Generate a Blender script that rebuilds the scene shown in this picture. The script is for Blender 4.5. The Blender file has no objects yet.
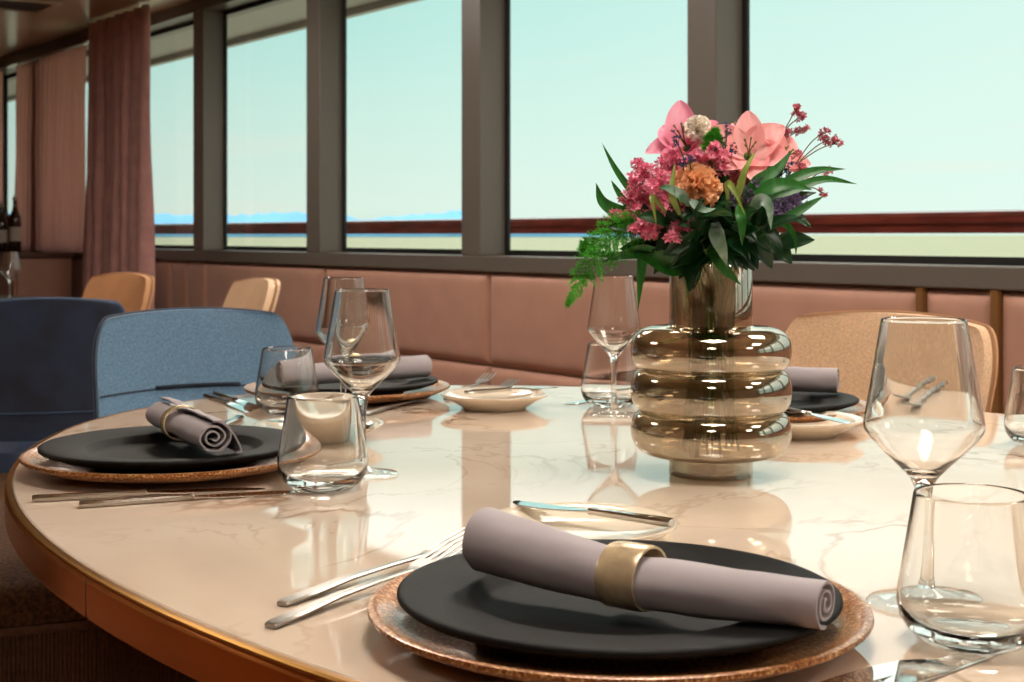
import bpy, math, random
from mathutils import Vector, Matrix, noise
random.seed(7)
C = bpy.context.scene.collection
PI = math.pi
# ------------------------------------------------------------------ frames
# room axes: +X along the window wall to the right, +Y towards the windows; the viewer stands at the origin.
F, CX, HY, EYE, TT = 1400.0, 512.0, 235.0, 1.01, 0.75
CA, SA = 0.597, 0.802
def R(xc, yc, z=0.0):            # viewer-aligned ground coordinates (right, ahead) -> room
    return Vector((xc * CA - yc * SA, xc * SA + yc * CA, z))
def PT(x, y, z=TT):              # photo point lying on the level z
    d = (EYE - z) * F / (y - HY)
    return R((x - CX) / F * d, d, z)
def PD(x, y, d):                 # photo point at a measured distance d
    return R((x - CX) / F * d, d, EYE - (y - HY) / F * d)
def DIR(a, b):
    return Vector((a * CA - b * SA, a * SA + b * CA, 0)).normalized()

def lin(c):
    return tuple(((v / 255) / 12.92 if v / 255 <= .04045 else ((v / 255 + .055) / 1.055) ** 2.4) for v in c)

# ------------------------------------------------------------------ materials
def new_mat(name):
    m = bpy.data.materials.new(name); m.use_nodes = True
    nt = m.node_tree
    for n in list(nt.nodes): nt.nodes.remove(n)
    out = nt.nodes.new('ShaderNodeOutputMaterial')
    return m, nt, out
def N(nt, t, **kw):
    n = nt.nodes.new('ShaderNode' + t)
    for k, v in kw.items():
        if k in n.inputs: n.inputs[k].default_value = v
        else: setattr(n, k, v)
    return n
def L(nt, a, b): nt.links.new(a, b)
def ramp(nt, stops):
    r = nt.nodes.new('ShaderNodeValToRGB')
    els = r.color_ramp.elements
    while len(els) < len(stops): els.new(.5)
    for e, (p, c) in zip(els, stops):
        e.position = p; e.color = (*c, 1) if len(c) == 3 else c
    return r
def simple(name, rgb, rough=.5, metal=0, var=0.0, scale=40, bump=0.0, bscale=None, spec=.5, coat=0, sheen=0, rgb2=None, stretch=None, trans=0):
    m, nt, out = new_mat(name)
    p = N(nt, 'BsdfPrincipled', Roughness=rough, Metallic=metal)
    p.inputs['Specular IOR Level'].default_value = spec
    p.inputs['Coat Weight'].default_value = coat
    p.inputs['Coat Roughness'].default_value = .04
    p.inputs['Sheen Weight'].default_value = sheen
    c = lin(rgb)
    p.inputs['Base Color'].default_value = (*c, 1)
    if var or bump or rgb2:
        tc = N(nt, 'TexCoord'); mp = N(nt, 'Mapping')
        if stretch: mp.inputs['Scale'].default_value = stretch
        L(nt, tc.outputs['Object'], mp.inputs['Vector'])
        nz = N(nt, 'TexNoise', Scale=scale, Detail=4.0)
        L(nt, mp.outputs[0], nz.inputs['Vector'])
        if var or rgb2:
            c2 = lin(rgb2) if rgb2 else tuple(min(1, v * (1 + var)) for v in c)
            c1 = c if rgb2 else tuple(v * (1 - var) for v in c)
            r = ramp(nt, [(.35, c1), (.65, c2)])
            L(nt, nz.outputs['Fac'], r.inputs['Fac']); L(nt, r.outputs[0], p.inputs['Base Color'])
        if bump:
            b = N(nt, 'Bump', Strength=bump, Distance=.002)
            if bscale:
                n2 = N(nt, 'TexNoise', Scale=bscale, Detail=3.0); L(nt, mp.outputs[0], n2.inputs['Vector'])
                L(nt, n2.outputs['Fac'], b.inputs['Height'])
            else: L(nt, nz.outputs['Fac'], b.inputs['Height'])
            L(nt, b.outputs[0], p.inputs['Normal'])
    if trans:
        tr = N(nt, 'BsdfTranslucent'); tr.inputs['Color'].default_value = (*c, 1)
        mx = N(nt, 'MixShader', Fac=trans)
        L(nt, p.outputs[0], mx.inputs[1]); L(nt, tr.outputs[0], mx.inputs[2]); L(nt, mx.outputs[0], out.inputs[0])
    else:
        L(nt, p.outputs[0], out.inputs[0])
    return m

M = {}
M['grey'] = simple('window_frame_grey', (98, 91, 83), .38, .0, spec=.4)
M['gasket'] = simple('black_gasket', (16, 15, 14), .5)
M['ceiling'] = simple('ceiling_lacquer', (206, 186, 160), .22, var=.03, scale=2)
M['wallpaint'] = simple('warm_wall', (150, 120, 98), .7, var=.04, scale=3)
M['carpet'] = simple('carpet', (124, 84, 54), .95, var=.35, scale=60, bump=.4, bscale=300)
M['panel'] = simple('rose_upholstery', (172, 126, 106), .62, var=.05, scale=9, bump=.15, bscale=350, sheen=.2)
M['brass'] = simple('brushed_brass', (186, 140, 74), .25, 1.0)
M['brassdark'] = simple('aged_brass_strip', (150, 108, 64), .35, .5)
M['wood'] = simple('varnished_rail_wood', (122, 50, 42), .25, var=.3, scale=6, stretch=(1, 8, 8), coat=.4)
M['darkwood'] = simple('dark_wood', (74, 44, 28), .3, var=.25, scale=5, stretch=(1, 9, 9), coat=.3)
M['steel'] = simple('polished_steel', (196, 192, 186), .12, 1.0)
M['bladesteel'] = simple('mirror_steel_blade', (236, 236, 236), .05, 1.0)
M['forksteel'] = simple('brushed_steel', (150, 145, 138), .28, 1.0)
M['bronze'] = simple('polished_bronze_edge', (206, 124, 54), .2, .9, var=.12, scale=5)
M['goldline'] = simple('gold_lip', (186, 136, 66), .32, 1.0)
M['napkin'] = simple('mauve_linen', (166, 157, 160), .9, var=.04, scale=14, bump=.06, bscale=900, sheen=.15)
M['ring'] = simple('pearly_brass_ring', (232, 206, 166), .26, .55, var=.3, scale=60, bump=.25, bscale=90)
M['blackplate'] = simple('black_stoneware', (15, 14, 14), .55, var=.25, scale=90, bump=.12, bscale=420, spec=.13)
M['cream'] = simple('cream_porcelain', (236, 222, 200), .12, coat=.5)
M['tweedblue'] = simple('blue_tweed', (106, 140, 168), .9, var=.26, scale=330, bump=.5, bscale=500, sheen=.2)
M['navy'] = simple('navy_velvet', (28, 46, 74), .75, var=.4, scale=9, bump=.1, bscale=300, sheen=.5)
M['bluelight'] = simple('blue_piping', (60, 88, 120), .8)
M['seam'] = simple('dark_seam', (28, 36, 48), .9)
M['tanleather'] = simple('tan_leather', (204, 150, 106), .5, var=.06, scale=14, bump=.1, bscale=300)
M['creamleather'] = simple('cream_leather', (222, 186, 150), .5, var=.04, scale=14)
M['goldtweed'] = simple('sand_tweed', (222, 184, 146), .85, var=.16, scale=260, bump=.4, bscale=420, sheen=.2)
M['goldseam'] = simple('sand_seam', (150, 108, 72), .9)
M['brownboucle'] = simple('brown_boucle', (82, 53, 28), .95, var=.5, scale=170, bump=.9, bscale=330)
M['corduroy'] = simple('brown_corduroy', (100, 70, 51), .9, var=.15, scale=120, bump=.2, bscale=500)
M['blackmetal'] = simple('black_metal', (22, 20, 20), .4, .6)
M['darkstone'] = simple('dark_stone_top', (70, 58, 50), .15, var=.2, scale=7)
M['velvet'] = simple('rose_velvet_curtain', (204, 152, 146), .85, var=.12, scale=12, sheen=.4, trans=.12)
M['bottle'] = simple('dark_bottle_glass', (40, 22, 10), .05, coat=.6)
M['bottlecap'] = simple('steel_pourer', (190, 186, 178), .2, 1)
M['label'] = simple('pale_paper_label', (190, 184, 170), .7)
M['shipwhite'] = simple('ship_grey_white_paint', (168, 168, 164), .5)
M['deck'] = simple('teak_deck', (214, 196, 168), .6, var=.1, scale=4, stretch=(1, 20, 1))
M['mountain'] = simple('far_hills', (116, 176, 212), 1.0, var=.08, scale=.002)  # haze of the distance is mixed into this blue base colour
M['vent'] = simple('dark_vent', (20, 15, 12), .6)
# plants
M['stem'] = simple('green_stem', (70, 100, 40), .5, var=.15, scale=60)
M['brownstem'] = simple('brown_stem', (104, 92, 62), .6)
M['leafdark'] = simple('dark_leaf', (18, 62, 26), .38, var=.4, scale=30, trans=.12)
M['blade'] = simple('grass_blade', (44, 112, 40), .4, var=.3, scale=30, stretch=(6, 6, 1), trans=.25)
M['bladeyellow'] = simple('yellow_green_blade', (138, 156, 70), .45, var=.25, scale=50, trans=.25)
M['fern'] = simple('fern_green', (92, 190, 60), .6, var=.25, scale=60, trans=.3)
M['silverleaf'] = simple('silver_leaf', (150, 172, 160), .45, rgb2=(70, 120, 80), scale=70)
M['pinkfloret'] = simple('pink_florets', (234, 104, 148), .7, rgb2=(250, 180, 196), scale=160, trans=.2)
M['dustypink'] = simple('dusty_pink_florets', (184, 84, 104), .7, rgb2=(214, 134, 142), scale=160, trans=.15)
M['violet'] = simple('violet_florets', (70, 52, 116), .7, rgb2=(176, 150, 196), scale=190, trans=.1)
M['bluebead'] = simple('blue_florets', (60, 74, 132), .6, rgb2=(32, 36, 66), scale=120)
M['orangepetal'] = simple('apricot_petals', (254, 200, 150), .8, rgb2=(255, 220, 180), scale=45, trans=.3)
M['creampetal'] = simple('cream_petals', (255, 246, 232), .7, rgb2=(255, 250, 242), scale=60, trans=.25)
M['pinkpetal'] = simple('pink_petals', (246, 138, 172), .6, rgb2=(253, 192, 208), scale=26, stretch=(3, 3, 1), trans=.25)
M['coralpetal'] = simple('coral_petals', (250, 168, 170), .6, rgb2=(255, 208, 204), scale=30, stretch=(4, 4, 1), trans=.25)
M['stamen'] = simple('olive_throat', (120, 110, 40), .6)

def glass(name, col=(1, 1, 1), ior=1.48, rough=0.0):
    m, nt, out = new_mat(name)
    g = N(nt, 'BsdfGlass', IOR=ior, Roughness=rough); g.inputs['Color'].default_value = (*col, 1)
    L(nt, g.outputs[0], out.inputs[0]); return m
M['glass'] = glass('clear_crystal', (.985, .99, .985))
def schlick(nt, f0, power, f1=1.0):      # reflectance rising towards grazing angles
    lw = N(nt, 'LayerWeight', Blend=.5)
    pw = N(nt, 'Math', operation='POWER'); pw.inputs[1].default_value = power; L(nt, lw.outputs['Facing'], pw.inputs[0])
    mr = N(nt, 'MapRange'); mr.inputs['To Min'].default_value = f0; mr.inputs['To Max'].default_value = f1
    L(nt, pw.outputs[0], mr.inputs['Value']); return mr.outputs[0]
def pane(name, tint, refl=1.0):
    m, nt, out = new_mat(name)
    fr = schlick(nt, .04, 5.0)
    t = N(nt, 'BsdfTransparent'); t.inputs['Color'].default_value = (*tint, 1)
    g = N(nt, 'BsdfGlossy', Roughness=.01)
    g.inputs['Color'].default_value = (refl, refl, refl, 1)
    mx = N(nt, 'MixShader'); L(nt, fr, mx.inputs[0]); L(nt, t.outputs[0], mx.inputs[1]); L(nt, g.outputs[0], mx.inputs[2])
    L(nt, mx.outputs[0], out.inputs[0]); return m
M['pane'] = pane('window_glass', (.985, .995, .985), .6)
M['thinglass'] = pane('thin_crystal', (.985, .99, .985))
M['balglass'] = pane('balustrade_glass', (.97, .99, .94), .5)

def vase_mat():
    m, nt, out = new_mat('smoked_mirror_glass')
    fr = schlick(nt, .30, 2.4, .97)
    t = N(nt, 'BsdfTransparent'); t.inputs['Color'].default_value = (.87, .83, .74, 1)
    g = N(nt, 'BsdfGlossy', Roughness=.015); g.inputs['Color'].default_value = (.80, .75, .67, 1)
    mx = N(nt, 'MixShader'); L(nt, fr, mx.inputs[0]); L(nt, t.outputs[0], mx.inputs[1]); L(nt, g.outputs[0], mx.inputs[2])
    L(nt, mx.outputs[0], out.inputs[0]); return m
M['vase'] = vase_mat()

def marble():
    m, nt, out = new_mat('cream_marble')
    tc = N(nt, 'TexCoord'); mp = N(nt, 'Mapping'); mp.inputs['Rotation'].default_value = (0, 0, .5)
    L(nt, tc.outputs['Object'], mp.inputs['Vector'])
    base = N(nt, 'TexNoise', Scale=2.2, Detail=5.0, Roughness=.55); L(nt, mp.outputs[0], base.inputs['Vector'])
    br = ramp(nt, [(.3, lin((210, 188, 166))), (.7, lin((226, 208, 190)))]); L(nt, base.outputs['Fac'], br.inputs['Fac'])
    col = br.outputs[0]
    for sc, w, c, amt in ((1.5, .010, (140, 104, 72), .75), (3.1, .012, (168, 140, 112), .5)):
        warp = N(nt, 'TexNoise', Scale=sc, Detail=6.0, Roughness=.58, Distortion=.7); L(nt, mp.outputs[0], warp.inputs['Vector'])
        sub = N(nt, 'Math', operation='SUBTRACT'); sub.inputs[1].default_value = .5; L(nt, warp.outputs['Fac'], sub.inputs[0])
        ab = N(nt, 'Math', operation='ABSOLUTE'); L(nt, sub.outputs[0], ab.inputs[0])
        mr = N(nt, 'MapRange'); mr.inputs['From Max'].default_value = w; mr.inputs['To Min'].default_value = amt; mr.inputs['To Max'].default_value = 0
        L(nt, ab.outputs[0], mr.inputs['Value'])
        msk = N(nt, 'TexNoise', Scale=2.7, Detail=2.0); L(nt, mp.outputs[0], msk.inputs['Vector'])
        mk = N(nt, 'MapRange'); mk.inputs['From Min'].default_value = .46; mk.inputs['From Max'].default_value = .6; L(nt, msk.outputs['Fac'], mk.inputs['Value'])
        mul = N(nt, 'Math', operation='MULTIPLY'); L(nt, mr.outputs[0], mul.inputs[0]); L(nt, mk.outputs[0], mul.inputs[1])
        mx = N(nt, 'MixRGB'); mx.inputs['Color2'].default_value = (*lin(c), 1)
        L(nt, mul.outputs[0], mx.inputs['Fac']); L(nt, col, mx.inputs['Color1']); col = mx.outputs[0]
    p = N(nt, 'BsdfPrincipled', Roughness=.035, IOR=1.62)
    L(nt, col, p.inputs['Base Color']); L(nt, p.outputs[0], out.inputs[0]); return m
M['marble'] = marble()

def charger_mat():
    m, nt, out = new_mat('gold_flecked_glass')
    tc = N(nt, 'TexCoord')
    v = N(nt, 'TexNoise', Scale=420.0, Detail=2.0); L(nt, tc.outputs['Object'], v.inputs['Vector'])
    v2 = N(nt, 'TexNoise', Scale=26.0, Detail=4.0); L(nt, tc.outputs['Object'], v2.inputs['Vector'])
    r = ramp(nt, [(.38, lin((132, 74, 32))), (.54, lin((186, 120, 62))), (.66, lin((238, 192, 132)))]); L(nt, v.outputs['Fac'], r.inputs['Fac'])
    r2 = ramp(nt, [(.3, (.75, .7, .65)), (.7, (1, 1, 1))]); L(nt, v2.outputs['Fac'], r2.inputs['Fac'])
    mx = N(nt, 'MixRGB', blend_type='MULTIPLY'); mx.inputs['Fac'].default_value = .8
    L(nt, r.outputs[0], mx.inputs['Color1']); L(nt, r2.outputs[0], mx.inputs['Color2'])
    p = N(nt, 'BsdfPrincipled', Roughness=.35, Metallic=.45)
    p.inputs['Coat Weight'].default_value = .45; p.inputs['Coat Roughness'].default_value = .08
    L(nt, mx.outputs[0], p.inputs['Base Color']); L(nt, p.outputs[0], out.inputs[0]); return m
M['charger'] = charger_mat()

def sheer():
    m, nt, out = new_mat('sheer_rose_voile')
    d = N(nt, 'BsdfDiffuse'); d.inputs['Color'].default_value = (*lin((196, 152, 142)), 1)
    t = N(nt, 'BsdfTranslucent'); t.inputs['Color'].default_value = (*lin((228, 182, 172)), 1)
    tp = N(nt, 'BsdfTransparent'); tp.inputs['Color'].default_value = (.9, .85, .8, 1)
    a = N(nt, 'MixShader', Fac=.7); L(nt, d.outputs[0], a.inputs[1]); L(nt, t.outputs[0], a.inputs[2])
    b = N(nt, 'MixShader', Fac=.22); L(nt, a.outputs[0], b.inputs[1]); L(nt, tp.outputs[0], b.inputs[2])
    L(nt, b.outputs[0], out.inputs[0]); return m
M['sheer'] = sheer()

def sea_mat():
    m, nt, out = new_mat('sea_water')
    p = N(nt, 'BsdfPrincipled', Roughness=.7); p.inputs['Base Color'].default_value = (*lin((170, 164, 138)), 1)
    p.inputs['Specular IOR Level'].default_value = .1
    L(nt, p.outputs[0], out.inputs[0]); return m
M['sea'] = sea_mat()

def emit(name, col, st):
    m, nt, out = new_mat(name)
    e = N(nt, 'Emission', Strength=st); e.inputs['Color'].default_value = (*col, 1)
    L(nt, e.outputs[0], out.inputs[0]); return m
LAMP = 24.0
M['lamp'] = emit('added_lamp_diffuser', (1, .91, .80), LAMP)  # emission for the added, unseen ceiling lamps

# ------------------------------------------------------------------ mesh builder
class MB:
    def __init__(s): s.v = []; s.f = []; s.mi = []; s.cur = 0
    def add(s, vs, fs):
        o = len(s.v); s.v += [tuple(p) for p in vs]
        for f in fs: s.f.append(tuple(i + o for i in f)); s.mi.append(s.cur)
    def box(s, x0, x1, y0, y1, z0, z1):
        s.add([(x0,y0,z0),(x1,y0,z0),(x1,y1,z0),(x0,y1,z0),(x0,y0,z1),(x1,y0,z1),(x1,y1,z1),(x0,y1,z1)],
              [(0,3,2,1),(4,5,6,7),(0,1,5,4),(1,2,6,5),(2,3,7,6),(3,0,4,7)])
    def loft(s, rings, cap0=True, cap1=True, closed=True):
        n = len(rings[0]); vs = [p for r in rings for p in r]; fs = []
        for i in range(len(rings) - 1):
            for j in range(n if closed else n - 1):
                k = (j + 1) % n
                fs.append((i*n+j, i*n+k, (i+1)*n+k, (i+1)*n+j))
        if cap0: fs.append(tuple(range(n - 1, -1, -1)))
        if cap1: fs.append(tuple((len(rings)-1)*n + j for j in range(n)))
        s.add(vs, fs)
    def lathe(s, prof, seg=56, c=(0, 0, 0), close=False):
        rings = []
        prof = list(prof)
        if close: prof = prof + [prof[0]]
        vs = []; idx = []
        for r, z in prof:
            if r < 1e-6:
                idx.append([len(vs)]); vs.append((c[0], c[1], c[2] + z))
            else:
                idx.append(list(range(len(vs), len(vs) + seg)))
                vs += [(c[0] + r*math.cos(2*PI*k/seg), c[1] + r*math.sin(2*PI*k/seg), c[2] + z) for k in range(seg)]
        fs = []
        for a, b in zip(idx[:-1], idx[1:]):
            for k in range(seg):
                l = (k + 1) % seg
                if len(a) == 1 and len(b) == 1: continue
                if len(a) == 1: fs.append((a[0], b[l], b[k]))
                elif len(b) == 1: fs.append((a[k], a[l], b[0]))
                else: fs.append((a[k], a[l], b[l], b[k]))
        s.add(vs, fs)
    def tube(s, pts, rad, seg=8, caps=True):
        pts = [Vector(p) for p in pts]; rings = []
        if not hasattr(rad, '__len__'): rad = [rad] * len(pts)
        up = None
        for i, p in enumerate(pts):
            t = (pts[min(i+1, len(pts)-1)] - pts[max(i-1, 0)]).normalized()
            if up is None:
                up = t.orthogonal().normalized()
            up = (up - t * up.dot(t)).normalized(); b = t.cross(up)
            rings.append([p + (up*math.cos(2*PI*k/seg) + b*math.sin(2*PI*k/seg)) * rad[i] for k in range(seg)])
        s.loft(rings, caps, caps)
    def obj(s, name, mats, parent=None, smooth=True, auto=None, bevel=0, loc=None):
        me = bpy.data.meshes.new(name); me.from_pydata(s.v, [], s.f); me.update()
        if not isinstance(mats, (list, tuple)): mats = [mats]
        for m in mats: me.materials.append(m)
        if len(mats) > 1: me.polygons.foreach_set('material_index', s.mi)
        me.polygons.foreach_set('use_smooth', [smooth] * len(me.polygons))
        if auto is not None and smooth: me.set_sharp_from_angle(angle=math.radians(auto))
        o = bpy.data.objects.new(name, me); C.objects.link(o)
        if parent: o.parent = parent
        if loc is not None: o.location = loc
        if bevel:
            md = o.modifiers.new('bevel', 'BEVEL'); md.width = bevel; md.segments = 2; md.limit_method = 'ANGLE'
        return o
def boxobj(name, b, m, parent=None, bevel=0):
    mb = MB(); mb.box(*b); return mb.obj(name, m, parent, smooth=False, bevel=bevel)
def tag(o, label, cat, group=None, kind=None):
    o['label'] = label; o['category'] = cat
    if group: o['group'] = group
    if kind: o['kind'] = kind
    return o
def thing(name, label, cat, loc=(0, 0, 0), rz=0, group=None):
    o = bpy.data.objects.new(name, None); C.objects.link(o); o.location = loc; o.rotation_euler = (0, 0, rz)
    o.empty_display_size = .05
    return tag(o, label, cat, group)
def struct(o): o['kind'] = 'structure'; return o
def dup(root, loc, rz, label, scale=None):
    r = root.copy(); C.objects.link(r); r.location = loc; r.rotation_euler = (0, 0, rz); r['label'] = label
    if scale: r.scale = scale
    for ch in list(root.children):
        c = ch.copy(); C.objects.link(c); c.parent = r
        for g in list(ch.children):
            d = g.copy(); C.objects.link(d); d.parent = c
    return r
def catmull(pts, n):
    pts = [Vector(p) for p in pts]
    if len(pts) == 2: return [pts[0].lerp(pts[1], i / n) for i in range(n + 1)]
    out = []; m = len(pts) - 1
    for i in range(n + 1):
        t = i / n * m; k = min(int(t), m - 1); u = t - k
        p0 = pts[k-1] if k > 0 else pts[0]*2 - pts[1]; p1 = pts[k]; p2 = pts[k+1]
        p3 = pts[k+2] if k + 2 <= m else pts[m]*2 - pts[m-1]
        out.append(.5*((2*p1) + (p2-p0)*u + (2*p0-5*p1+4*p2-p3)*u*u + (3*p1-p0-3*p2+p3)*u**3))
    return out

# ------------------------------------------------------------------ room shell
WP = 3.116                        # window wall plane
XL, XR, YB, ZC = -14.5, 3.6, -3.4, 2.27
struct(boxobj('floor', (XL, XR, YB, WP + .25, -.1, 0), M['carpet']))
struct(boxobj('ceiling', (XL, XR, YB, WP + .25, ZC, ZC + .1), M['ceiling']))
struct(boxobj('wall_left', (XL - .1, XL, YB, WP + .25, 0, ZC), M['wallpaint']))
struct(boxobj('wall_right', (XR, XR + .1, YB, WP + .25, 0, ZC), M['wallpaint']))
struct(boxobj('wall_back', (XL, XR, YB - .1, YB, 0, ZC), M['wallpaint']))
wall = struct(boxobj('wall_front', (XL, XR, WP + .03, WP + .25, 0, .87), M['wallpaint']))
# posts: right-hand (near) edges of their faces, spacing fitted along the wall
SP, S0, FW, RV = 1.268, 3.123, .128, .117
def near_edge(k): return -(S0 + SP * k)          # room X of the near edge of post k
posts = range(-5, 9)
sill = struct(boxobj('trim_1', (XL, XR, WP, WP + .25, .87, .93), M['grey'], bevel=.004))
header = struct(boxobj('trim_2', (XL, XR, WP, WP + .25, 2.205, ZC), M['grey'], bevel=.004))
n = 3
for k in posts:
    x1 = near_edge(k); x0 = x1 - FW
    struct(boxobj('trim_%d' % n, (x0, x1, WP, WP + RV + .012, .93, 2.205), M['grey'], bevel=.004)); n += 1
# windows between the posts
wn = 1
for k in list(posts)[:-1]:
    xr = near_edge(k) - FW; xl = near_edge(k + 1)
    y0, y1 = WP + RV, WP + RV + .012
    mb = MB(); g = .022
    mb.box(xl, xl + g, y0, y1, .93, 2.205); mb.box(xr - g, xr, y0, y1, .93, 2.205)
    mb.box(xl + g, xr - g, y0, y1, .93, .93 + g); mb.box(xl + g, xr - g, y0, y1, 2.205 - g, 2.205)
    w = struct(mb.obj('window_%d' % wn, M['gasket'], smooth=False))
    boxobj('pane', (xl + g, xr - g, y0 + .004, y0 + .010, .93 + g, 2.205 - g), M['pane'], w)
    wn += 1
# upholstered panels below the sill
def s_at(px, p=WP):                # room X where the photo column px meets the plane at distance p
    a = (px - CX) / F; Y = p / (SA * a + CA); return -(Y * (-CA * a + SA))
def pillow(x0, x1, z0, z1, depth=.028, g=.004):
    mb = MB(); nx, nz = 14, 8; rows = []
    for j in range(nz + 1):
        row = []
        for i in range(nx + 1):
            u, v = i / nx, j / nz
            eu = min(u, 1-u) * (x1-x0); ev = min(v, 1-v) * (z1-z0)
            e = min(eu, ev)
            h = depth * (1 - math.exp(-e / .018))
            row.append((x0 + g + u*(x1-x0-2*g), WP + .03 - h, z0 + g + v*(z1-z0-2*g)))
        rows.append(row)
    mb.loft(rows, False, False, closed=False)
    return mb
# non-uniform sampling so the rounded borders stay crisp
def pillow2(x0, x1, z0, z1, depth=.028, g=.0035):
    def samp(a, b):
        L_ = b - a; e = [0, .004, .010, .020, .036, .06]
        e = [t for t in e if t < L_ / 2]
        return [a + t for t in e] + [(a + b) / 2] + [b - t for t in reversed(e)]
    xs, zs = samp(x0 + g, x1 - g), samp(z0 + g, z1 - g)
    mb = MB(); rows = []
    for z in zs:
        row = []
        for x in xs:
            e = min(x - x0 - g, x1 - g - x, z - z0 - g, z1 - g - z)
            row.append((x, WP + .03 - depth * (1 - math.exp(-max(e, 0) / .012)), z))
        rows.append(row)
    mb.loft(rows, False, False, closed=False); return mb
seams = [XL, -12.5, -10.9, -9.4, s_at(150), s_at(169), s_at(186), s_at(204), s_at(322), s_at(486), s_at(690), s_at(920), s_at(995), s_at(995) + .21, s_at(995) + .42, s_at(995) + 1.6, s_at(995) + 2.8, XR]
seams = sorted(set(round(v, 4) for v in seams if XL <= v <= XR))
for a, b in zip(seams[:-1], seams[1:]):
    for z0, z1 in ((.51, .868), (.12, .51)):
        pillow2(a, b, z0, z1).obj('upholstered_panel', M['panel'], wall)
for px in (920, 995):
    x = s_at(px)
    boxobj('brass_strip', (x - .011, x + .011, WP - .004, WP + .02, .12, .868), M['brassdark'], wall)
# ceiling vent (top left)
vx = PD(14, 4, (ZC - EYE) * F / (HY - 4))
vent = thing('ceiling_vent', 'dark square vent in the ceiling at the top left corner of the room', 'vent', (vx.x, vx.y, ZC))
mb = MB()
for a in ((-.2, .2, -.2, -.165), (-.2, .2, .165, .2), (-.2, -.165, -.165, .165), (.165, .2, -.165, .165)):
    mb.box(a[0], a[1], a[2], a[3], -.012, 0)
mb.obj('frame', M['ceiling'], vent, smooth=False)
boxobj('grille', (-.165, .165, -.165, .165, -.004, 0), M['vent'], vent)
# unseen ceiling lamps, added to brighten table, wall panels, flowers and left seat
added_lamp_spots = [(-5.5, 2.2), (-3.9, 2.2), (-2.4, 2.2), (-.9, 2.2), (.7, 2.2), (2.2, 1.9), (-.6, .7), (1.0, -.9), (-3.4, -.7)]
for i, (x, y) in enumerate(added_lamp_spots):
    t = thing('added_lamp', 'added square ceiling lamp with warm diffuser, out of view', 'lamp', (x, y, ZC), 0, 'added ceiling lamps')
    mb = MB()
    for a in ((-.3, .3, -.3, -.26), (-.3, .3, .26, .3), (-.3, -.26, -.26, .26), (.26, .3, -.26, .26)):
        mb.box(a[0], a[1], a[2], a[3], -.015, 0)
    mb.obj('frame', M['grey'], t, smooth=False)
    boxobj('diffuser', (-.26, .26, -.26, .26, -.008, -.002), M['lamp'], t)

# ------------------------------------------------------------------ outside
struct(boxobj('exterior_deck', (-40, 12, WP + .25, 4.5, -.3, -.02), M['deck']))
struct(boxobj('roof_overhang', (-40, 12, WP + .25, 4.15, 2.34, 2.5), M['shipwhite']))
struct(boxobj('roof_fascia', (-40, 12, 4.15, 4.2, 2.30, 2.5), M['shipwhite']))
rail = thing('deck_railing', 'varnished red-brown handrail over a clear glass balustrade outside the windows', 'railing', (0, 4.1, -.02))
mb = MB()
prof = [(-.05, 1.052), (-.05, 1.075), (-.042, 1.088), (-.02, 1.094), (.02, 1.094), (.042, 1.088), (.05, 1.075), (.05, 1.052), (.03, 1.048), (.03, 1.016), (-.03, 1.016), (-.03, 1.048)]
mb.loft([[(x, p, z + .02) for p, z in prof] for x in (-40, 12)])
mb.obj('handrail', M['wood'], rail, auto=30)
boxobj('balustrade_glass', (-40, 12, -.005, .005, .06, 1.03), M['balglass'], rail)
mb = MB(); mb.add([(-30000, 5, -9), (9000, 5, -9), (9000, 30000, -9), (-30000, 30000, -9)], [(0, 1, 2, 3)])
sea = struct(mb.obj('sea', M['sea'], smooth=False))
# hills on the far shore (viewer-aligned span from far left to mid picture)
mb = MB(); D0 = 7000; rings = []
ncol = 150
for i in range(ncol + 1):
    px = -500 + i * (1160 / ncol)
    h = 15 + 5 * noise.noise(Vector((px * .012, 0, 3))) + 3 * noise.noise(Vector((px * .04, 2, 3))) + 1.2 * noise.noise(Vector((px * .13, 5, 3)))
    if px > 480: h *= max(0, 1 - ((px - 480) / 175) ** 1.3)
    h = max(h, 0)
    H = h * 1.5 / F * D0
    ring = []
    for dd, k in ((-500, 0), (-260, .55), (-80, .92), (60, 1), (300, .6), (700, 0)):
        d = D0 + dd + 60 * noise.noise(Vector((px * .05, dd, 0)))
        p = R((px - CX) / F * d, d, -9 + H * k if k else -9.5); ring.append(p)
    rings.append(ring)
mb.loft(rings, True, True)
struct(mb.obj('hills_far', M['mountain']))

# ------------------------------------------------------------------ main table
TCX, TCY, TA, TB = .293, 1.447, 1.120, .716
tc_ = R(TCX, TCY); tang = math.atan2(SA * 0, 1)
ld = DIR(.622, -.783); trot = math.atan2(ld.y, ld.x)
table = thing('dining_table', 'large oval cream marble dining table with polished bronze edge', 'table', (tc_.x, tc_.y, 0), trot)
def oval(a, b, z, nseg=160, e=2.0):
    out = []
    for k in range(nseg):
        t = 2*PI*k/nseg; c, s = math.cos(t), math.sin(t)
        out.append((a*math.copysign(abs(c)**(2/e), c), b*math.copysign(abs(s)**(2/e), s), z))
    return out
mb = MB()
mb.loft([oval(TA-.006, TB-.006, TT-.03), oval(TA-.006, TB-.006, TT-.001), oval(TA-.0075, TB-.0075, TT)], True, True)
mb.obj('tabletop', M['marble'], table, auto=30)
mb = MB()
mb.loft([oval(TA-.006, TB-.006, TT-.036), oval(TA+.001, TB+.001, TT-.036), oval(TA+.002, TB+.002, TT-.033), oval(TA+.002, TB+.002, TT-.0075), oval(TA-.001, TB-.001, TT-.0055),
         oval(TA-.001, TB-.001, TT-.0045), oval(TA-.006, TB-.006, TT-.0045)], False, False)
eb = mb.obj('edge_band', M['bronze'], table, auto=30)
mb = MB()
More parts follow.
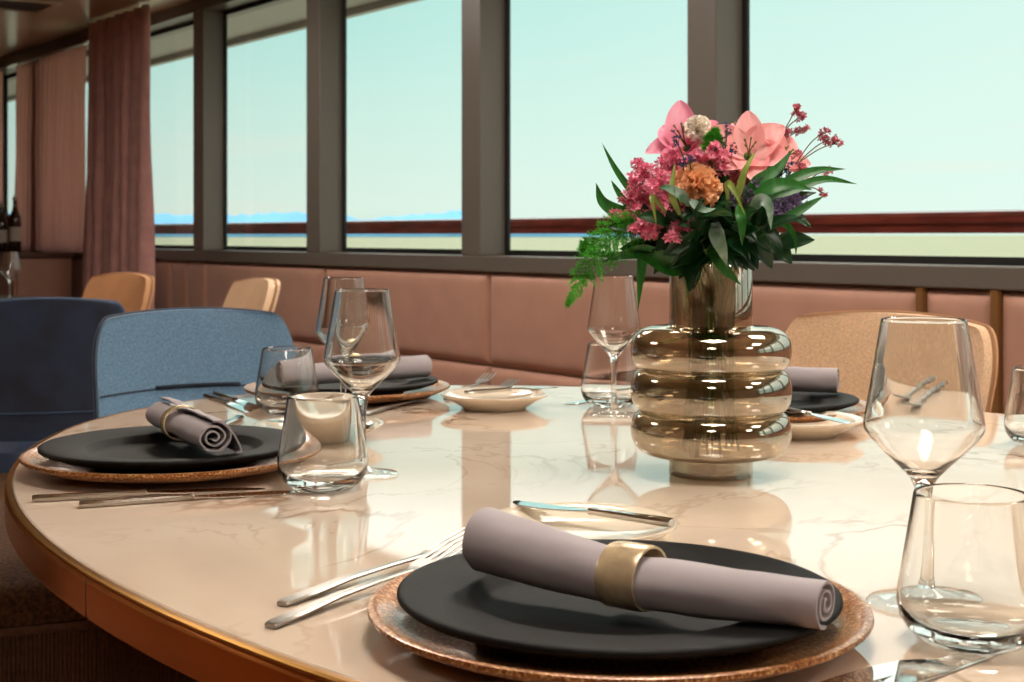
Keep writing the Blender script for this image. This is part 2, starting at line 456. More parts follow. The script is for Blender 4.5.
mb.loft([oval(TA-.006, TB-.006, TT-.004), oval(TA, TB, TT-.004), oval(TA+.0004, TB+.0004, TT-.002), oval(TA-.001, TB-.001, TT-.0004), oval(TA-.0045, TB-.0045, TT+.0001)], False, False)
mb.obj('gold_lip', M['goldline'], table, auto=40)
jp = table.matrix_basis.inverted() @ PT(96, 576, TT - .004)
ja = math.atan2(jp.y/TB, jp.x/TA)
mb = MB(); mb.tube([((TA+.0016)*math.cos(ja), (TB+.0016)*math.sin(ja), z) for z in (TT-.035, TT-.007)], .0007, 5)
mb.obj('joint', M['seam'], table)
for sx in (-.5, .5):
    mb = MB(); mb.lathe([(0, 0), (.30, 0), (.30, .015), (.10, .03), (.085, .10), (.085, .62), (.16, .70), (.16, TT-.037), (0, TT-.037)], 40, (sx, 0, 0))
    mb.obj('pedestal', M['blackmetal'], table, auto=30)

# ------------------------------------------------------------------ tableware
def make_charger():
    t = thing('charger_plate', '', 'plate', group='gold flecked chargers')
    mb = MB()
    mb.lathe([(0, .002), (.085, .002), (.09, 0), (.096, 0), (.10, .003), (.145, .009), (.160, .0155), (.163, .018), (.1625, .0205), (.159, .021), (.150, .0165), (.142, .0130), (.098, .0075), (0, .0075)], 96)
    mb.obj('plate_body', M['charger'], t, auto=50); return t
def make_plate():
    t = thing('dinner_plate', '', 'plate', group='black dinner plates')
    mb = MB()
    mb.lathe([(0, .003), (.078, .003), (.082, 0), (.088, 0), (.094, .006), (.128, .012), (.141, .0165), (.144, .019), (.1438, .0212), (.142, .0222), (.138, .0222), (.100, .0186), (.096, .0172), (.090, .0118), (.084, .0098), (.06, .0092), (0, .0092)], 96)
    mb.obj('plate_body', M['blackplate'], t, auto=60); return t
def make_bread():
    t = thing('bread_plate', '', 'plate', group='cream bread plates')
    mb = MB()
    mb.lathe([(0, .003), (.040, .003), (.043, 0), (.047, 0), (.050, .004), (.066, .0125), (.078, .019), (.081, .0215), (.0808, .0232), (.079, .0238), (.070, .0196), (.055, .0150), (.045, .0125), (0, .0122)], 72)
    mb.obj('plate_body', M['cream'], t, auto=60); return t
SETS = {'A': (.069, .917), 'B': (-.377, 1.56), 'C': (-.262, 2.232), 'D': (.348, 2.0)}
who = {'A': 'in the front of the table', 'B': 'at the left end of the table', 'C': 'at the far left beside the blue chair', 'D': 'behind the mirrored vase'}
ch0 = make_charger(); pl0 = make_plate()
LAB_CH = {'A': 'gold flecked charger under the nearest black plate, largest in view', 'B': 'brown gold charger under the black plate at the rounded left table end',
          'C': 'brown gold charger under the far black plate behind the wine glasses', 'D': 'brown gold charger half hidden behind the mirrored vase'}
LAB_PL = {'A': 'matte black dinner plate in the foreground carrying the largest rolled napkin', 'B': 'matte black dinner plate at the left table end with napkin end showing its spiral',
          'C': 'matte black dinner plate farthest back in front of the blue tweed chair', 'D': 'matte black dinner plate behind the mirrored vase near the sand chair'}
for i, k in enumerate('ABCD'):
    p = R(*SETS[k], TT)
    if i == 0:
        ch0.location = p; ch0['label'] = LAB_CH[k]; pl0.location = p + Vector((0, 0, .0078)); pl0['label'] = LAB_PL[k]
    else:
        dup(ch0, p, .3 * i, LAB_CH[k]); dup(pl0, p + Vector((0, 0, .0078)), .4 * i, LAB_PL[k])
BREAD = {'A': (.055, 1.16), 'B': (-.243, 1.763), 'C': (-.026, 2.1), 'D': (.374, 1.82)}
LAB_BR = {'A': 'cream bread plate behind the foreground napkin with a butter knife on it', 'B': 'cream bread plate seen through the left front tumbler',
          'C': 'cream bread plate with small knife near the middle of the far table edge', 'D': 'cream bread plate just right of the mirrored vase'}
br0 = make_bread()
for i, k in enumerate('ABCD'):
    p = R(*BREAD[k], TT)
    if i == 0: br0.location = p; br0['label'] = LAB_BR[k]
    else: dup(br0, p, .5 * i, LAB_BR[k])

def make_wine():
    t = thing('wine_glass', '', 'glass', group='empty wine glasses')
    foot = [(0, .0008), (.030, .0004), (.0388, .0), (.0395, .0008), (.0388, .0018), (.026, .0030), (.014, .0058), (.0085, .0094), (.0070, .0100), (0, .0100)]
    out = [(0, .0103), (.0068, .0103), (.0066, .0125), (.0052, .020), (.0043, .038), (.0043, .056), (.0050, .072), (.0064, .082), (.0095, .0885), (.017, .0965), (.027, .1062), (.0355, .1150), (.0403, .1210), (.0415, .1245), (.0412, .1285), (.0295, .1985), (.0291, .2003), (.0286, .2007)]
    inn = [(.0281, .2003), (.0283, .1985), (.0399, .1284), (.0401, .1250), (.0390, .1222), (.0343, .1165), (.0258, .1078), (.0158, .0985), (.0080, .0930), (0, .0915)]
    mb = MB(); mb.lathe(out + inn, 72)
    mb.obj('glass_body', M['glass'], t, auto=50)
    mb = MB(); mb.lathe(foot, 72); mb.obj('foot', M['thinglass'], t, auto=50); return t
def make_tumbler():
    t = thing('water_tumbler', '', 'glass', group='empty water tumblers')
    out = [(0, .0012), (.024, .0004), (.027, 0), (.033, .0028), (.040, .0085), (.0448, .0165), (.0465, .0255), (.0460, .0345), (.0440, .0450), (.0362, .0935), (.0356, .0952), (.0351, .0955)]
    inn = [(.0346, .0951), (.0348, .0932), (.0426, .0448), (.0446, .0343), (.0450, .0258), (.0428, .0180), (.0365, .0115), (.026, .0085), (0, .0075)]
    mb = MB(); mb.lathe(out + inn, 72)
    mb.obj('glass_body', M['glass'], t, auto=50); return t
w0 = make_wine(); t0 = make_tumbler()
WINE = [((.290, .986), 'large empty wine glass standing at the right in front of the sand chair', None),
        ((-.1625, 1.517), 'nearer of the two wine glasses standing at the left, beside a tumbler', None),
        ((-.235, 1.95), 'farther of the two wine glasses at left, behind the nearer one', (.93, .93, 1)),
        ((.147, 2.02), 'wine glass just left of the mirrored vase under the fern', (.93, .93, 1))]
for i, (p, l, s) in enumerate(WINE):
    q = R(*p, TT + .0003)
    if i == 0: w0.location = q; w0['label'] = l
    else: dup(w0, q, 0, l, s)
TUMB = [((.293, .892), 'large empty tumbler at the lower right in front of the wine glass foot'),
        ((-.1935, 1.433), 'empty tumbler in front of the left wine glass by the black plate'),
        ((-.327, 2.036), 'empty tumbler in front of the blue chair and a rolled napkin'),
        ((.151, 2.125), 'empty tumbler behind the wine glass left of the vase'),
        ((.655, 1.725), 'empty tumbler cut by the right picture edge near the sand chair')]
for i, (p, l) in enumerate(TUMB):
    q = R(*p, TT + .0003)
    if i == 0: t0.location = q; t0['label'] = l
    else: dup(t0, q, 0, l)

# ------------------------------------------------------------------ napkins
def napkin(name_label, ring_label, a, b, ra, rb, ring_at, ring_w=.026, turns=2.6, tail=True, flat=.86, side=1, group='rolled napkins', bow=0.0, sag=0.0, ringscale=1.0):
    """roll from a (left end, radius ra) to b (right end, radius rb); a, b are points on the supporting surface"""
    a, b = Vector(a), Vector(b)
    ax = b - a; Ln = ax.length; ang = math.atan2(ax.y, ax.x); tilt = math.asin(ax.z / Ln)
    root = thing('rolled_napkin', name_label, 'napkin', a, ang, group)
    # spiral ribbon in unit radius, plane (y, z), spiral centre at (0, flat)
    th = .085; path = []
    n_ = int(turns * 30); r0 = .16
    for i in range(n_ + 1):
        t = i / n_; ph = -2*PI*turns*(1-t) + (PI*.5 if tail else -PI*.5)
        r = r0 + (1 - th*.5 - r0) * t
        path.append(Vector((side*math.cos(ph)*r, math.sin(ph)*r*flat)))
    if tail:   # last layer runs on down one side and folds under
        for q in ((.45, .80), (.80, .48), (1.12, .0), (1.38, -.50), (1.46, -.72), (1.40, -.80), (1.20, -.82)):
            path.append(Vector((side*q[0], q[1]*1.0 if q[1] > -.7 else -flat + .05)))
    m_ = len(path)
    o_, i_ = [], []
    for k in range(m_):
        d = (path[min(k+1, m_-1)] - path[max(k-1, 0)])
        nn = Vector((-d.y, d.x)); nn.normalize()
        o_.append(path[k] + nn*th*.5); i_.append(path[k] - nn*th*.5)
    sec = o_ + i_[::-1]
    st = [-.004, 0, .012, .03] + [Ln*k/18 for k in range(1, 18)] + [Ln-.03, Ln-.012, Ln, Ln+.004]
    st = sorted(st); rings = []
    seed = random.random()*50
    for s_ in st:
        t = min(max(s_/Ln, 0), 1); r = ra + (rb-ra)*t
        pinch = 1 - .10*math.exp(-((s_ - ring_at*Ln)/.02)**2)
        wob = 1 + .03*noise.noise(Vector((s_*22, seed, 0)))
        r = r*pinch*wob
        zb = math.sin(tilt)*s_ - sag*math.sin(PI*t)
        yb = bow*math.sin(PI*t)
        rings.append([(s_*math.cos(tilt), yb + p.x*r + .0012*noise.noise(Vector((s_*30, p.x*2, p.y*2+seed))), zb + flat*r + p.y*r + .0012*noise.noise(Vector((s_*30, p.x*2+9, p.y*2+seed)))) for p in sec])
    mb = MB(); mb.loft(rings, False, False)
    ns = len(sec)
    base0, base1 = 0, (len(rings)-1)*ns
    for k in range(m_ - 1):
        mb.f.append((base0+k, base0+ns-1-k, base0+ns-2-k, base0+k+1)); mb.mi.append(0)
        mb.f.append((base1+k, base1+k+1, base1+ns-2-k, base1+ns-1-k)); mb.mi.append(0)
    mb.obj('cloth', M['napkin'], root, auto=70)
    # ring
    s_ = ring_at*Ln; t = ring_at; r = (ra + (rb-ra)*t)*.965*ringscale
    rg = thing('napkin_ring', ring_label, 'napkin ring', a, ang, 'napkin rings')
    mb = MB(); secs = []
    nseg = 40
    prof = [(-ring_w/2, 1.01), (-ring_w/2, 1.09), (-ring_w/2+.002, 1.12), (0, 1.125), (ring_w/2-.002, 1.12), (ring_w/2, 1.09), (ring_w/2, 1.01)]
    zc = math.sin(tilt)*s_ + flat*r/.965 - sag*math.sin(PI*t)
    for k in range(nseg):
        ph = 2*PI*k/nseg
        q = [((s_ + x)*math.cos(tilt), bow*math.sin(PI*t) + math.cos(ph)*r*f, zc + x*math.sin(tilt) + math.sin(ph)*r*f*flat) for x, f in prof]
        secs.append(q)
    secs.append(secs[0])
    mb.loft(secs, False, False); mb.obj('band', M['ring'], rg, auto=40)
    return root
zr = TT + .0078
napkin('mauve linen napkin rolled on the nearest black plate, largest in view', 'pearly brass ring around the foreground napkin, widest in view',
       R(-.016, .958, zr + .0225), R(.181, .822, zr + .0218), .0275, .0178, .47, .027, turns=2.5, tail=False, flat=.84, sag=.007)
napkin('mauve linen napkin on the left table end, spiral end towards the viewer', 'narrow gold ring around the napkin at the left table end',
       R(-.417, 1.665, zr + .0205), R(-.315, 1.475, zr + .0215), .0225, .0205, .42, .016, turns=2.6, tail=True, flat=.86)
napkin('mauve linen napkin rolled behind the two left wine glasses', 'gold ring around the napkin behind the left wine glasses',
       R(-.352, 2.13, zr + .0215), R(-.142, 2.262, zr + .0225), .0195, .0215, .45, .024, turns=2.4, tail=False, flat=.9)
napkin('mauve linen napkin lying half hidden behind the mirrored vase', 'gold ring around the napkin hidden behind the vase',
       R(.242, 2.12, zr + .022), R(.470, 2.035, zr + .0225), .0215, .0205, .45, .024, turns=2.6, tail=False, flat=.95)

# ------------------------------------------------------------------ cutlery
def strip(mb, st, mat=0):
    """st: (x, halfwidth, z bottom, thickness, y offset) stations -> rounded-rect loft along x"""
    mb.cur = mat; rings = []
    for x, w, z, t, yo in st:
        c = min(w, t) * .35
        rings.append([(x, yo-w+c, z), (x, yo+w-c, z), (x, yo+w, z+c), (x, yo+w, z+t-c), (x, yo+w-c, z+t), (x, yo-w+c, z+t), (x, yo-w, z+t-c), (x, yo-w, z+c)])
    mb.loft(rings)
def make_knife(small=False):
    t = thing('butter_knife' if small else 'table_knife', '', 'knife')
    L_ = .165 if small else .225; h = L_ * .48
    mb = MB(); strip(mb, [(0, .0048, .0006, .0052, 0), (.003, .0060, 0, .0064, 0), (h*.3, .0058, 0, .0062, 0), (h*.75, .0044, .0004, .0056, 0), (h*.93, .0040, .0006, .0052, 0), (h*.97, .0052, .0002, .0062, 0), (h, .0050, .0003, .0060, 0)])
    mb.obj('handle', M['steel'], t, auto=40)
    mb = MB(); strip(mb, [(h*.99, .0036, .0018, .0022, 0), (h+.012, .0060, .0016, .0018, .001), (h+.03, .0090, .0010, .0016, .0015), (L_*.78, .0098, .0006, .0014, .0012), (L_*.92, .0088, .0003, .0012, -.0008), (L_*.975, .0055, .0002, .0010, -.0040), (L_, .0018, .0002, .0008, -.0070)])
    mb.obj('blade', M['bladesteel'], t, auto=25); return t
def make_fork():
    t = thing('table_fork', '', 'fork'); L_ = .222
    def zc(x):  # gentle arch and the curve of the tines
        u = x / L_
        return .0006 + .0025*math.sin(PI*min(u/.72, 1))**2 if u < .72 else .0006 + .0085*((u-.72)/.28)**1.3
    mb = MB(); st = []
    for x, w, th in ((0, .0050, .0030), (.003, .0062, .0036), (.03, .0060, .0036), (.07, .0046, .0032), (.115, .0032, .0030), (.143, .0026, .0030), (.157, .0034, .0028)):
        st.append((x, w, zc(x), th, 0))
    strip(mb, st); mb.obj('handle', M['forksteel'], t, auto=40)
    mb = MB(); strip(mb, [(.156, .0036, zc(.156), .0028, 0), (.167, .0100, zc(.167), .0020, 0), (.177, .0112, zc(.177), .0018, 0), (.183, .0112, zc(.183), .0018, 0)])
    for k in range(4):
        y = -.0096 + k*.0064
        strip(mb, [(.182, .0018, zc(.182), .0018, y), (.202, .0017, zc(.202), .0017, y), (.215, .0014, zc(.215), .0014, y), (L_, .0006, zc(L_), .0009, y)])
    mb.obj('head', M['forksteel'], t, auto=40); return t
kn0, bk0, fk0 = make_knife(), make_knife(True), make_fork()
used = set()
def place_cut(proto, base, tip, label, group, flip=1, roll=0):
    """base = handle end, tip = far point; both world points"""
    base, tip = Vector(base), Vector(tip); d = tip - base
    ang = math.atan2(d.y, d.x); pitch = -math.asin(max(-1, min(1, d.z / d.length)))
    if proto.name in used: o = dup(proto, base, 0, label)
    else: o = proto; used.add(proto.name); o['label'] = label
    o.location = base; o.rotation_euler = (roll, pitch, ang); o['group'] = group
    if flip < 0: o.scale = (1, -1, 1)
    return o
def along(tip, d, L_, dz=0):
    q = Vector(tip); v = DIR(*d); return q - v*L_ + Vector((0, 0, dz))
# foreground setting
G = 'knives'
tp = PT(988, 651); place_cut(kn0, along(tp, (.735, .678), .225), tp, 'right one of the two shiny knives at the lower right picture corner', G)
tp = PT(931, 659.5); place_cut(kn0, along(tp, (.785, .62), .225), tp, 'left one of the two shiny knives at the lower right picture corner', G)
e1 = PT(282, 607); t1 = PT(476, 540, TT+.007)
place_cut(fk0, e1, e1 + (t1-e1).normalized()*.222, 'upper fork of the pair tucked beneath the foreground black plate', 'forks')
e2 = PT(270, 629); t2 = PT(462, 553, TT+.007)
place_cut(fk0, e2, e2 + (t2-e2).normalized()*.222, 'lower fork of the pair tucked beneath the foreground black plate, nearer the edge', 'forks')
# left end setting
place_cut(kn0, PT(32, 502), PT(254, 489.5), 'knife beside the left end plate, the one lying nearer the plate', G)
place_cut(kn0, PT(79, 508), PT(300, 492.5), 'knife beside the left end plate, the one lying farther from the plate', G)
place_cut(kn0, R(-.383, 1.975, TT), R(-.400, 1.76, TT), 'knife behind the left end plate with only its handle end showing', G)
# far left setting
place_cut(kn0, PT(206, 397), PT(258.5, 415), 'left knife of the pair between blue chair and tumbler', G)
place_cut(kn0, PT(215, 394.5), PT(266, 412), 'right knife of the pair between blue chair and tumbler', G)
e = PT(366, 416); place_cut(fk0, e, e + (PT(439, 395, TT+.004) - e).normalized()*.205, 'fork lying in front of the far black plate, tines to the right', 'forks')
e = R(-.103, 2.195, TT); tt = R(-.043, 2.385, TT+.012); place_cut(fk0, e, e + (tt-e).normalized()*.205, 'left fork with tines raised behind the far bread plate', 'forks')
e = R(-.070, 2.195+.002, TT); e = R(-.062, 2.2, TT); tt = R(-.004, 2.385, TT+.002); place_cut(fk0, e, e + (tt-e).normalized()*.205, 'right fork with tines raised behind the far bread plate', 'forks')
# setting behind the vase
place_cut(fk0, PT(938, 402), PT(888, 416), 'upper fork right of the far plate, seen through the large wine glass', 'forks')
place_cut(fk0, PT(952, 406), PT(902, 421), 'lower fork right of the far plate, seen through the large wine glass', 'forks')
place_cut(kn0, PT(655, 392.5), PT(612, 398.5), 'knife on the table behind the tumbler left of the vase', G)
# butter knives on the bread plates
def on_bread(k, bx, by, tx, ty):
    z = TT + .0242
    return PT(bx, by, z), PT(tx, ty, z)
b, t_ = on_bread('A', 672, 526.5, 524, 505); place_cut(bk0, b, b + (t_-b).normalized()*.165, 'butter knife across the bread plate behind the foreground napkin', 'butter knives')
b, t_ = on_bread('C', 466, 394.5, 556, 387.5); place_cut(bk0, b, b + (t_-b).normalized()*.165, 'butter knife on the far bread plate in the middle of the table', 'butter knives')
b, t_ = on_bread('D', 784, 411.5, 852, 424); place_cut(bk0, t_ - (t_-b).normalized()*.165, t_, 'butter knife on the bread plate right of the vase', 'butter knives')
b, t_ = on_bread('B', 372, 430, 268, 421); place_cut(bk0, b, b + (t_-b).normalized()*.165, 'butter knife on the bread plate seen through the left tumbler', 'butter knives')

# ------------------------------------------------------------------ vase
VX, VD = .2157, 1.519
vb = R(VX, VD, TT)
vase = thing('flower_vase', 'smoky gold mirrored glass vase with three stacked rounded rings', 'vase', vb)
outp = [(0, .0), (.043, .0), (.045, .0015), (.045, .0205)]
def bulge(zc, hb, ht, rb, rt, Rm, nn=14):
    o = []
    for k in range(nn + 1):
        ph = -PI/2 + PI*k/nn
        if ph < 0: r0, h = rb, hb
        else: r0, h = rt, ht
        o.append((r0 + (Rm - r0)*max(0, math.cos(ph))**(.55 if r0 < .06 else .8), zc + h*math.sin(ph)))
    return o
outp += bulge(.0485, .0270, .0205, .047, .0738, .0868) + bulge(.0920, .0222, .0222, .0738, .0738, .0868) + bulge(.1370, .0220, .0240, .0738, .047, .0868)
outp += [(.0447, .1625), (.0445, .2285), (.0440, .2296), (.0425, .2296)]
inner = [(.0418, .2285), (.0420, .1625)] + [(max(r - .0032, .0415), z) for r, z in reversed(outp[4:-4])] + [(.0420, .0205), (.0418, .006), (0, .006)]
mb = MB(); mb.lathe(outp + inner, 96); mb.obj('glass_body', M['vase'], vase, auto=45)

# ------------------------------------------------------------------ flowers
PXM = F / VD
def V(x, y, dd=0.0):              # bouquet point from its place in the photo and depth relative to the vase axis
    d = VD + dd
    return PD(x, y, d)
AX = R(VX, VD, 0)
TOCAM = (Vector((0, 0, EYE)) - Vector((vb.x, vb.y, 1.05))).normalized()
RIGHT = DIR(1, 0); UPV = Vector((0, 0, 1)); FWD = DIR(0, 1)
def neck_path(p, k=0):
    """stem from inside the vase through the neck up to the head p"""
    a = random.random()*2*PI; r = .012 + .016*random.random()
    b0 = Vector((AX.x + .03*math.cos(a+2.5), AX.y + .03*math.sin(a+2.5), TT + .02 + .05*random.random()))
    off = Vector((p.x - AX.x, p.y - AX.y, 0)); 
    if off.length > 1e-5: off = off.normalized() * min(.030, off.length*.5)
    b1 = Vector((AX.x + off.x + .006*math.cos(a), AX.y + off.y + .006*math.sin(a), TT + .225))
    mid = b1.lerp(p, .5); mid.z += .25 * max(0, (Vector((p.x-b1.x, p.y-b1.y, 0)).length) - .03)
    return catmull([b0, b0.lerp(b1, .5), b1, mid, p], 16)
def stem_obj(parent, p, rad=.0016, mat='stem'):
    mb = MB(); mb.tube(neck_path(p), rad, 6); return mb.obj('stem', M[mat], parent)
def frame(axis, hint=None):
    z = Vector(axis).normalized(); h = Vector(hint) if hint else Vector((0, 0, 1))
    if abs(z.dot(h)) > .95: h = Vector((1, 0, 0))
    x = h.cross(z).normalized(); y = z.cross(x)
    return x, y, z
def carnation(label, c, axis, rad, mat, cat='flower'):
    t = thing('carnation', label, cat)
    X_, Y_, Z_ = frame(axis); mb = MB(); rnd = random.Random(int(rad*1e6))
    cnt = 70; gold = PI*(3 - 5**.5)
    for k in range(cnt):
        cz = 1 - 1.25*(k + .5)/cnt; sr = math.sqrt(max(0, 1 - cz*cz)); a = gold*k
        d = (X_*(sr*math.cos(a)) + Y_*(sr*math.sin(a)) + Z_*cz).normalized()
        tn = d.cross(Vector((rnd.gauss(0, 1), rnd.gauss(0, 1), rnd.gauss(0, 1)))).normalized()
        bn = d.cross(tn); R_ = rad*rnd.uniform(.80, 1.12); w = rad*rnd.uniform(.36, .52)
        s1, s2 = rnd.random()*9, rnd.random()*9; nu, nv = 12, 5; rows = []
        org = c - Z_*rad*.25
        for j in range(nv+1):
            v = j/nv; row = []
            for i in range(nu+1):
                u = i/nu*2 - 1
                ruf = rad*.15*math.sin(u*6.5 + s1)*v*v + rad*.04*math.sin(u*13 + s2)*v**3
                le = R_*(.25 + .75*v - .10*u*u*v - .035*v*(i % 2))
                row.append(org + d*le + tn*(u*w*(.25 + .75*v)) + bn*(ruf + .15*w*u*u*v))
            rows.append(row)
        mb.loft(rows, False, False, closed=False)
    mb.obj('petals', M[mat], t)
    mb = MB(); base = c - Z_*rad*.75
    mb.tube([base - Z_*rad*.75, base - Z_*rad*.6, base - Z_*rad*.1, base + Z_*rad*.2], [.002, rad*.25, rad*.30, rad*.38], 10)
    mb.obj('calyx', M['stem'], t)
    stem_obj(t, base - Z_*rad*.7, .0018); return t
carnation('apricot orange ruffled carnation at the centre front of the bouquet', V(698, 187, -.075), TOCAM*.9 + UPV*.15, .0255, 'orangepetal')
carnation('small cream carnation near the top of the bouquet beside the pink petal', V(698, 127, -.03), TOCAM*.7 + UPV*.7 + RIGHT*.1, .0155, 'creampetal')

def petal_mesh(base, d, nrm, ln, wd, curl=.3, cup=.25, blunt=False):
    d = d.normalized(); side = d.cross(nrm).normalized(); nn = side.cross(d)
    mb = MB(); nv, nu = 12, 8; rows = []
    for j in range(nv+1):
        v = j/nv; w = wd*(math.sin(PI*min(1, v**.75*.98+.015))**.75)*(1-.12*v) if not blunt else wd*(math.sin(PI*min(1, v**.85*.98+.012))**.55); row = []
        for i in range(nu+1):
            u = i/nu*2 - 1
            row.append(base + d*(ln*v) + side*(u*w) + nn*(-curl*ln*v*v + cup*w*u*u + .02*ln*math.sin(5*u+4*v) - .06*w*math.exp(-(u/.15)**2)))
        rows.append(row)
    mb.loft(rows, False, False, closed=False); return mb
def lily(label, c, axis, spec, mat, size):
    """spec: list of (angle, opening, length, width) around the axis"""
    t = thing('alstroemeria', label, 'flower'); X_, Y_, Z_ = frame(axis)
    for a, op, ln, wd in spec:
        rad = X_*math.cos(a) + Y_*math.sin(a)
        d = Z_*math.cos(op) + rad*math.sin(op); nr = Z_*math.sin(op) - rad*math.cos(op)
        petal_mesh(c + rad*.003, d, nr, size*ln, size*wd, .30, .50, True).obj('petal', M[mat], t)
    for k in range(5):
        a = k*1.3; rad = X_*math.cos(a)*.2 + Y_*math.sin(a)*.2
        mb = MB(); pts = [c, c + (Z_ + rad*.6)*size*.35, c + (Z_*1.0 + rad*1.1)*size*.62]
        mb.tube(catmull(pts, 6), [.0006]*6 + [.0015], 5); mb.obj('stamen', M['stamen'], t)
    mb = MB(); mb.tube([c - Z_*.02, c - Z_*.006, c + Z_*.004], [.0018, .004, .005], 8); mb.obj('receptacle', M['stem'], t)
    stem_obj(t, c - Z_*.02, .002); return t
# pink bloom high left: one petal up, one to the left (angles: X_ = horizontal, Y_ = upward)
lily('bright pink lily bloom with one pointed petal standing up at the bouquet top', V(688, 150, -.01), TOCAM*.55 + UPV*.75 - RIGHT*.35,
     [(1.9, .55, 1.0, .36), (3.3, 1.15, .85, .33), (.5, .8, .8, .3), (-.6, 1.0, .8, .3), (-1.8, 1.1, .75, .3), (2.6, .9, .8, .34)], 'pinkpetal', .052)
lily('large coral pink open lily bloom facing the viewer at the right of the bouquet', V(748, 158, -.035), TOCAM*.8 + UPV*.55 + RIGHT*.05,
     [(1.55, .75, 1.0, .36), (.6, .85, 1.0, .42), (-.4, .95, .95, .42), (-1.5, .9, .9, .42), (-2.5, .9, 1.0, .42), (2.6, .9, 1.05, .36)], 'coralpetal', .046)
lily('second coral pink lily bloom right behind the large open one', V(776, 166, -.01), TOCAM*.5 + UPV*.6 + RIGHT*.5,
     [(1.9, .6, 1.0, .42), (.9, .75, .95, .40), (-.2, .9, .9, .40), (-1.3, .8, .85, .42), (-2.4, .7, .95, .42), (2.9, .6, 1.0, .42)], 'coralpetal', .042)
lily('pale pink lily bloom at the top behind the coral ones', V(738, 142, .03), TOCAM*.3 + UPV*.9,
     [(1.6, .9, .9, .36), (.4, 1.1, 1.1, .4), (-.9, 1.0, .8, .36), (-2.1, 1.0, .9, .36), (2.9, 1.2, 1.15, .40)], 'pinkpetal', .036)

def floret(mb, c, axis, r, rnd):
    X_, Y_, Z_ = frame(axis); vs = [c - Z_*r*.6]; fs = []
    n_ = 5; a0 = rnd.random()*6
    for k in range(n_):
        a = a0 + 2*PI*k/n_
        for da, rr, zz in ((-.5, .75, .2), (0, 1.15, .45), (.5, .75, .2)):
            vs.append(c + (X_*math.cos(a+da) + Y_*math.sin(a+da))*r*rr + Z_*r*zz)
        b = 1 + 3*k; fs += [(0, b, b+1), (0, b+1, b+2)]
    mb.add(vs, fs)
def spray(label, heads, mat, group, r=.0034, cnt=26, spread=.016, stemmat='brownstem', name='statice_spray', origin=None, elong=1.0):
    """heads: tips of the branches; every tip carries a tuft of florets"""
    t = thing(name, label, 'flower', group=group); rnd = random.Random(hash(round(heads[0].x*1e4)) & 0xffff)
    cen = sum(heads, Vector())/len(heads)
    org = origin if origin else cen + (Vector((AX.x, AX.y, TT+.24)) - cen)*.45
    ms = MB(); ms.tube(neck_path(org), .0013, 6)
    mf = MB()
    for h in heads:
        mid = org.lerp(h, .55) + Vector((rnd.uniform(-.004, .004), rnd.uniform(-.004, .004), .004))
        pth = catmull([org, mid, h], 8); ms.tube(pth, .0007, 5)
        ax = (pth[-1] - pth[-3]).normalized()
        for k in range(cnt):
            u = rnd.random()
            v = Vector((rnd.gauss(0, 1), rnd.gauss(0, 1), rnd.gauss(0, 1))).normalized()
            p = h + v*spread*rnd.random()**.4*(1 - .35*u) + ax*(u-.5)*spread*1.6*elong
            floret(mf, p, v + ax*.4 + TOCAM*.3, r*rnd.uniform(.75, 1.2), rnd)
            if k % 3 == 0: ms.tube([h.lerp(p, .1) - ax*spread*.8, p], .00035, 4, False)
    ms.obj('stem', M[stemmat], t); mf.obj('florets', M[mat], t, smooth=False); return t
GP = 'bright pink statice sprays'
LP = 'bright pink statice spray massed at the left of the bouquet'
left_heads = [[(642, 168), (650, 176), (636, 180)], [(640, 192), (632, 198), (648, 200)], [(655, 188), (662, 178), (668, 190)], [(636, 210), (646, 214), (655, 206)],
              [(668, 166), (676, 158), (684, 164)], [(664, 202), (660, 214), (672, 210)], [(690, 166), (700, 160), (697, 170)], [(712, 166), (720, 172), (706, 174)]]
for i, hs in enumerate(left_heads):
    dd = -.055 + .02*math.sin(i*2.1)
    spray(LP if i < 6 else 'bright pink statice spray just above the apricot carnation', [V(x, y, dd + random.uniform(-.015, .015)) for x, y in hs], 'pinkfloret', GP if i < 6 else 'pink statice above the carnation', .0042, 30, .0115)
for hs in ([(676, 212), (668, 220), (660, 226)], [(648, 224), (640, 230), (655, 232)], [(716, 152), (708, 158), (722, 160)]):
    spray('bright pink statice sprig pressed around the apricot carnation', [V(x, y, -.07) for x, y in hs], 'pinkfloret', 'pink statice around the carnation', .0042, 26, .0105)
spray('bright pink statice spray hanging below the apricot carnation', [V(680, 224, -.085), V(692, 226, -.085), V(672, 236, -.09)], 'pinkfloret', None, .0042, 20, .009)
spray('lone bright pink statice sprig sticking out at far left of the bouquet', [V(617, 215, -.04), V(626, 218, -.04)], 'pinkfloret', None, .0036, 16, .007)
# thin dusty sprigs that stand out on the right
spray('tall dusty pink sprig rising highest at the right of the bouquet', [V(795, 110, 0), V(801, 116, 0), V(786, 134, .0)], 'dustypink', None, .0030, 16, .0055, origin=V(772, 150, 0))
spray('dusty pink sprig with two tips just under the tallest one', [V(803, 130, .01), V(796, 131, .01)], 'dustypink', None, .0028, 14, .0050, origin=V(778, 150, .005))
spray('dusty pink sprig reaching farthest right of the bouquet', [V(824, 132, -.01), V(829, 139, -.01), V(838, 143, -.01)], 'dustypink', None, .0030, 15, .0055, origin=V(795, 165, -.01))
spray('dusty pink sprig beside the coral petals at the right', [V(797, 155, -.02), V(801, 168, -.02), V(803, 176, -.02)], 'dustypink', None, .0030, 14, .0055, origin=V(785, 185, -.015))
spray('dusty pink sprig low at the right above the grass blade', [V(827, 171, -.03), V(822, 193, -.03)], 'dustypink', None, .0028, 10, .0045, origin=V(800, 190, -.02))
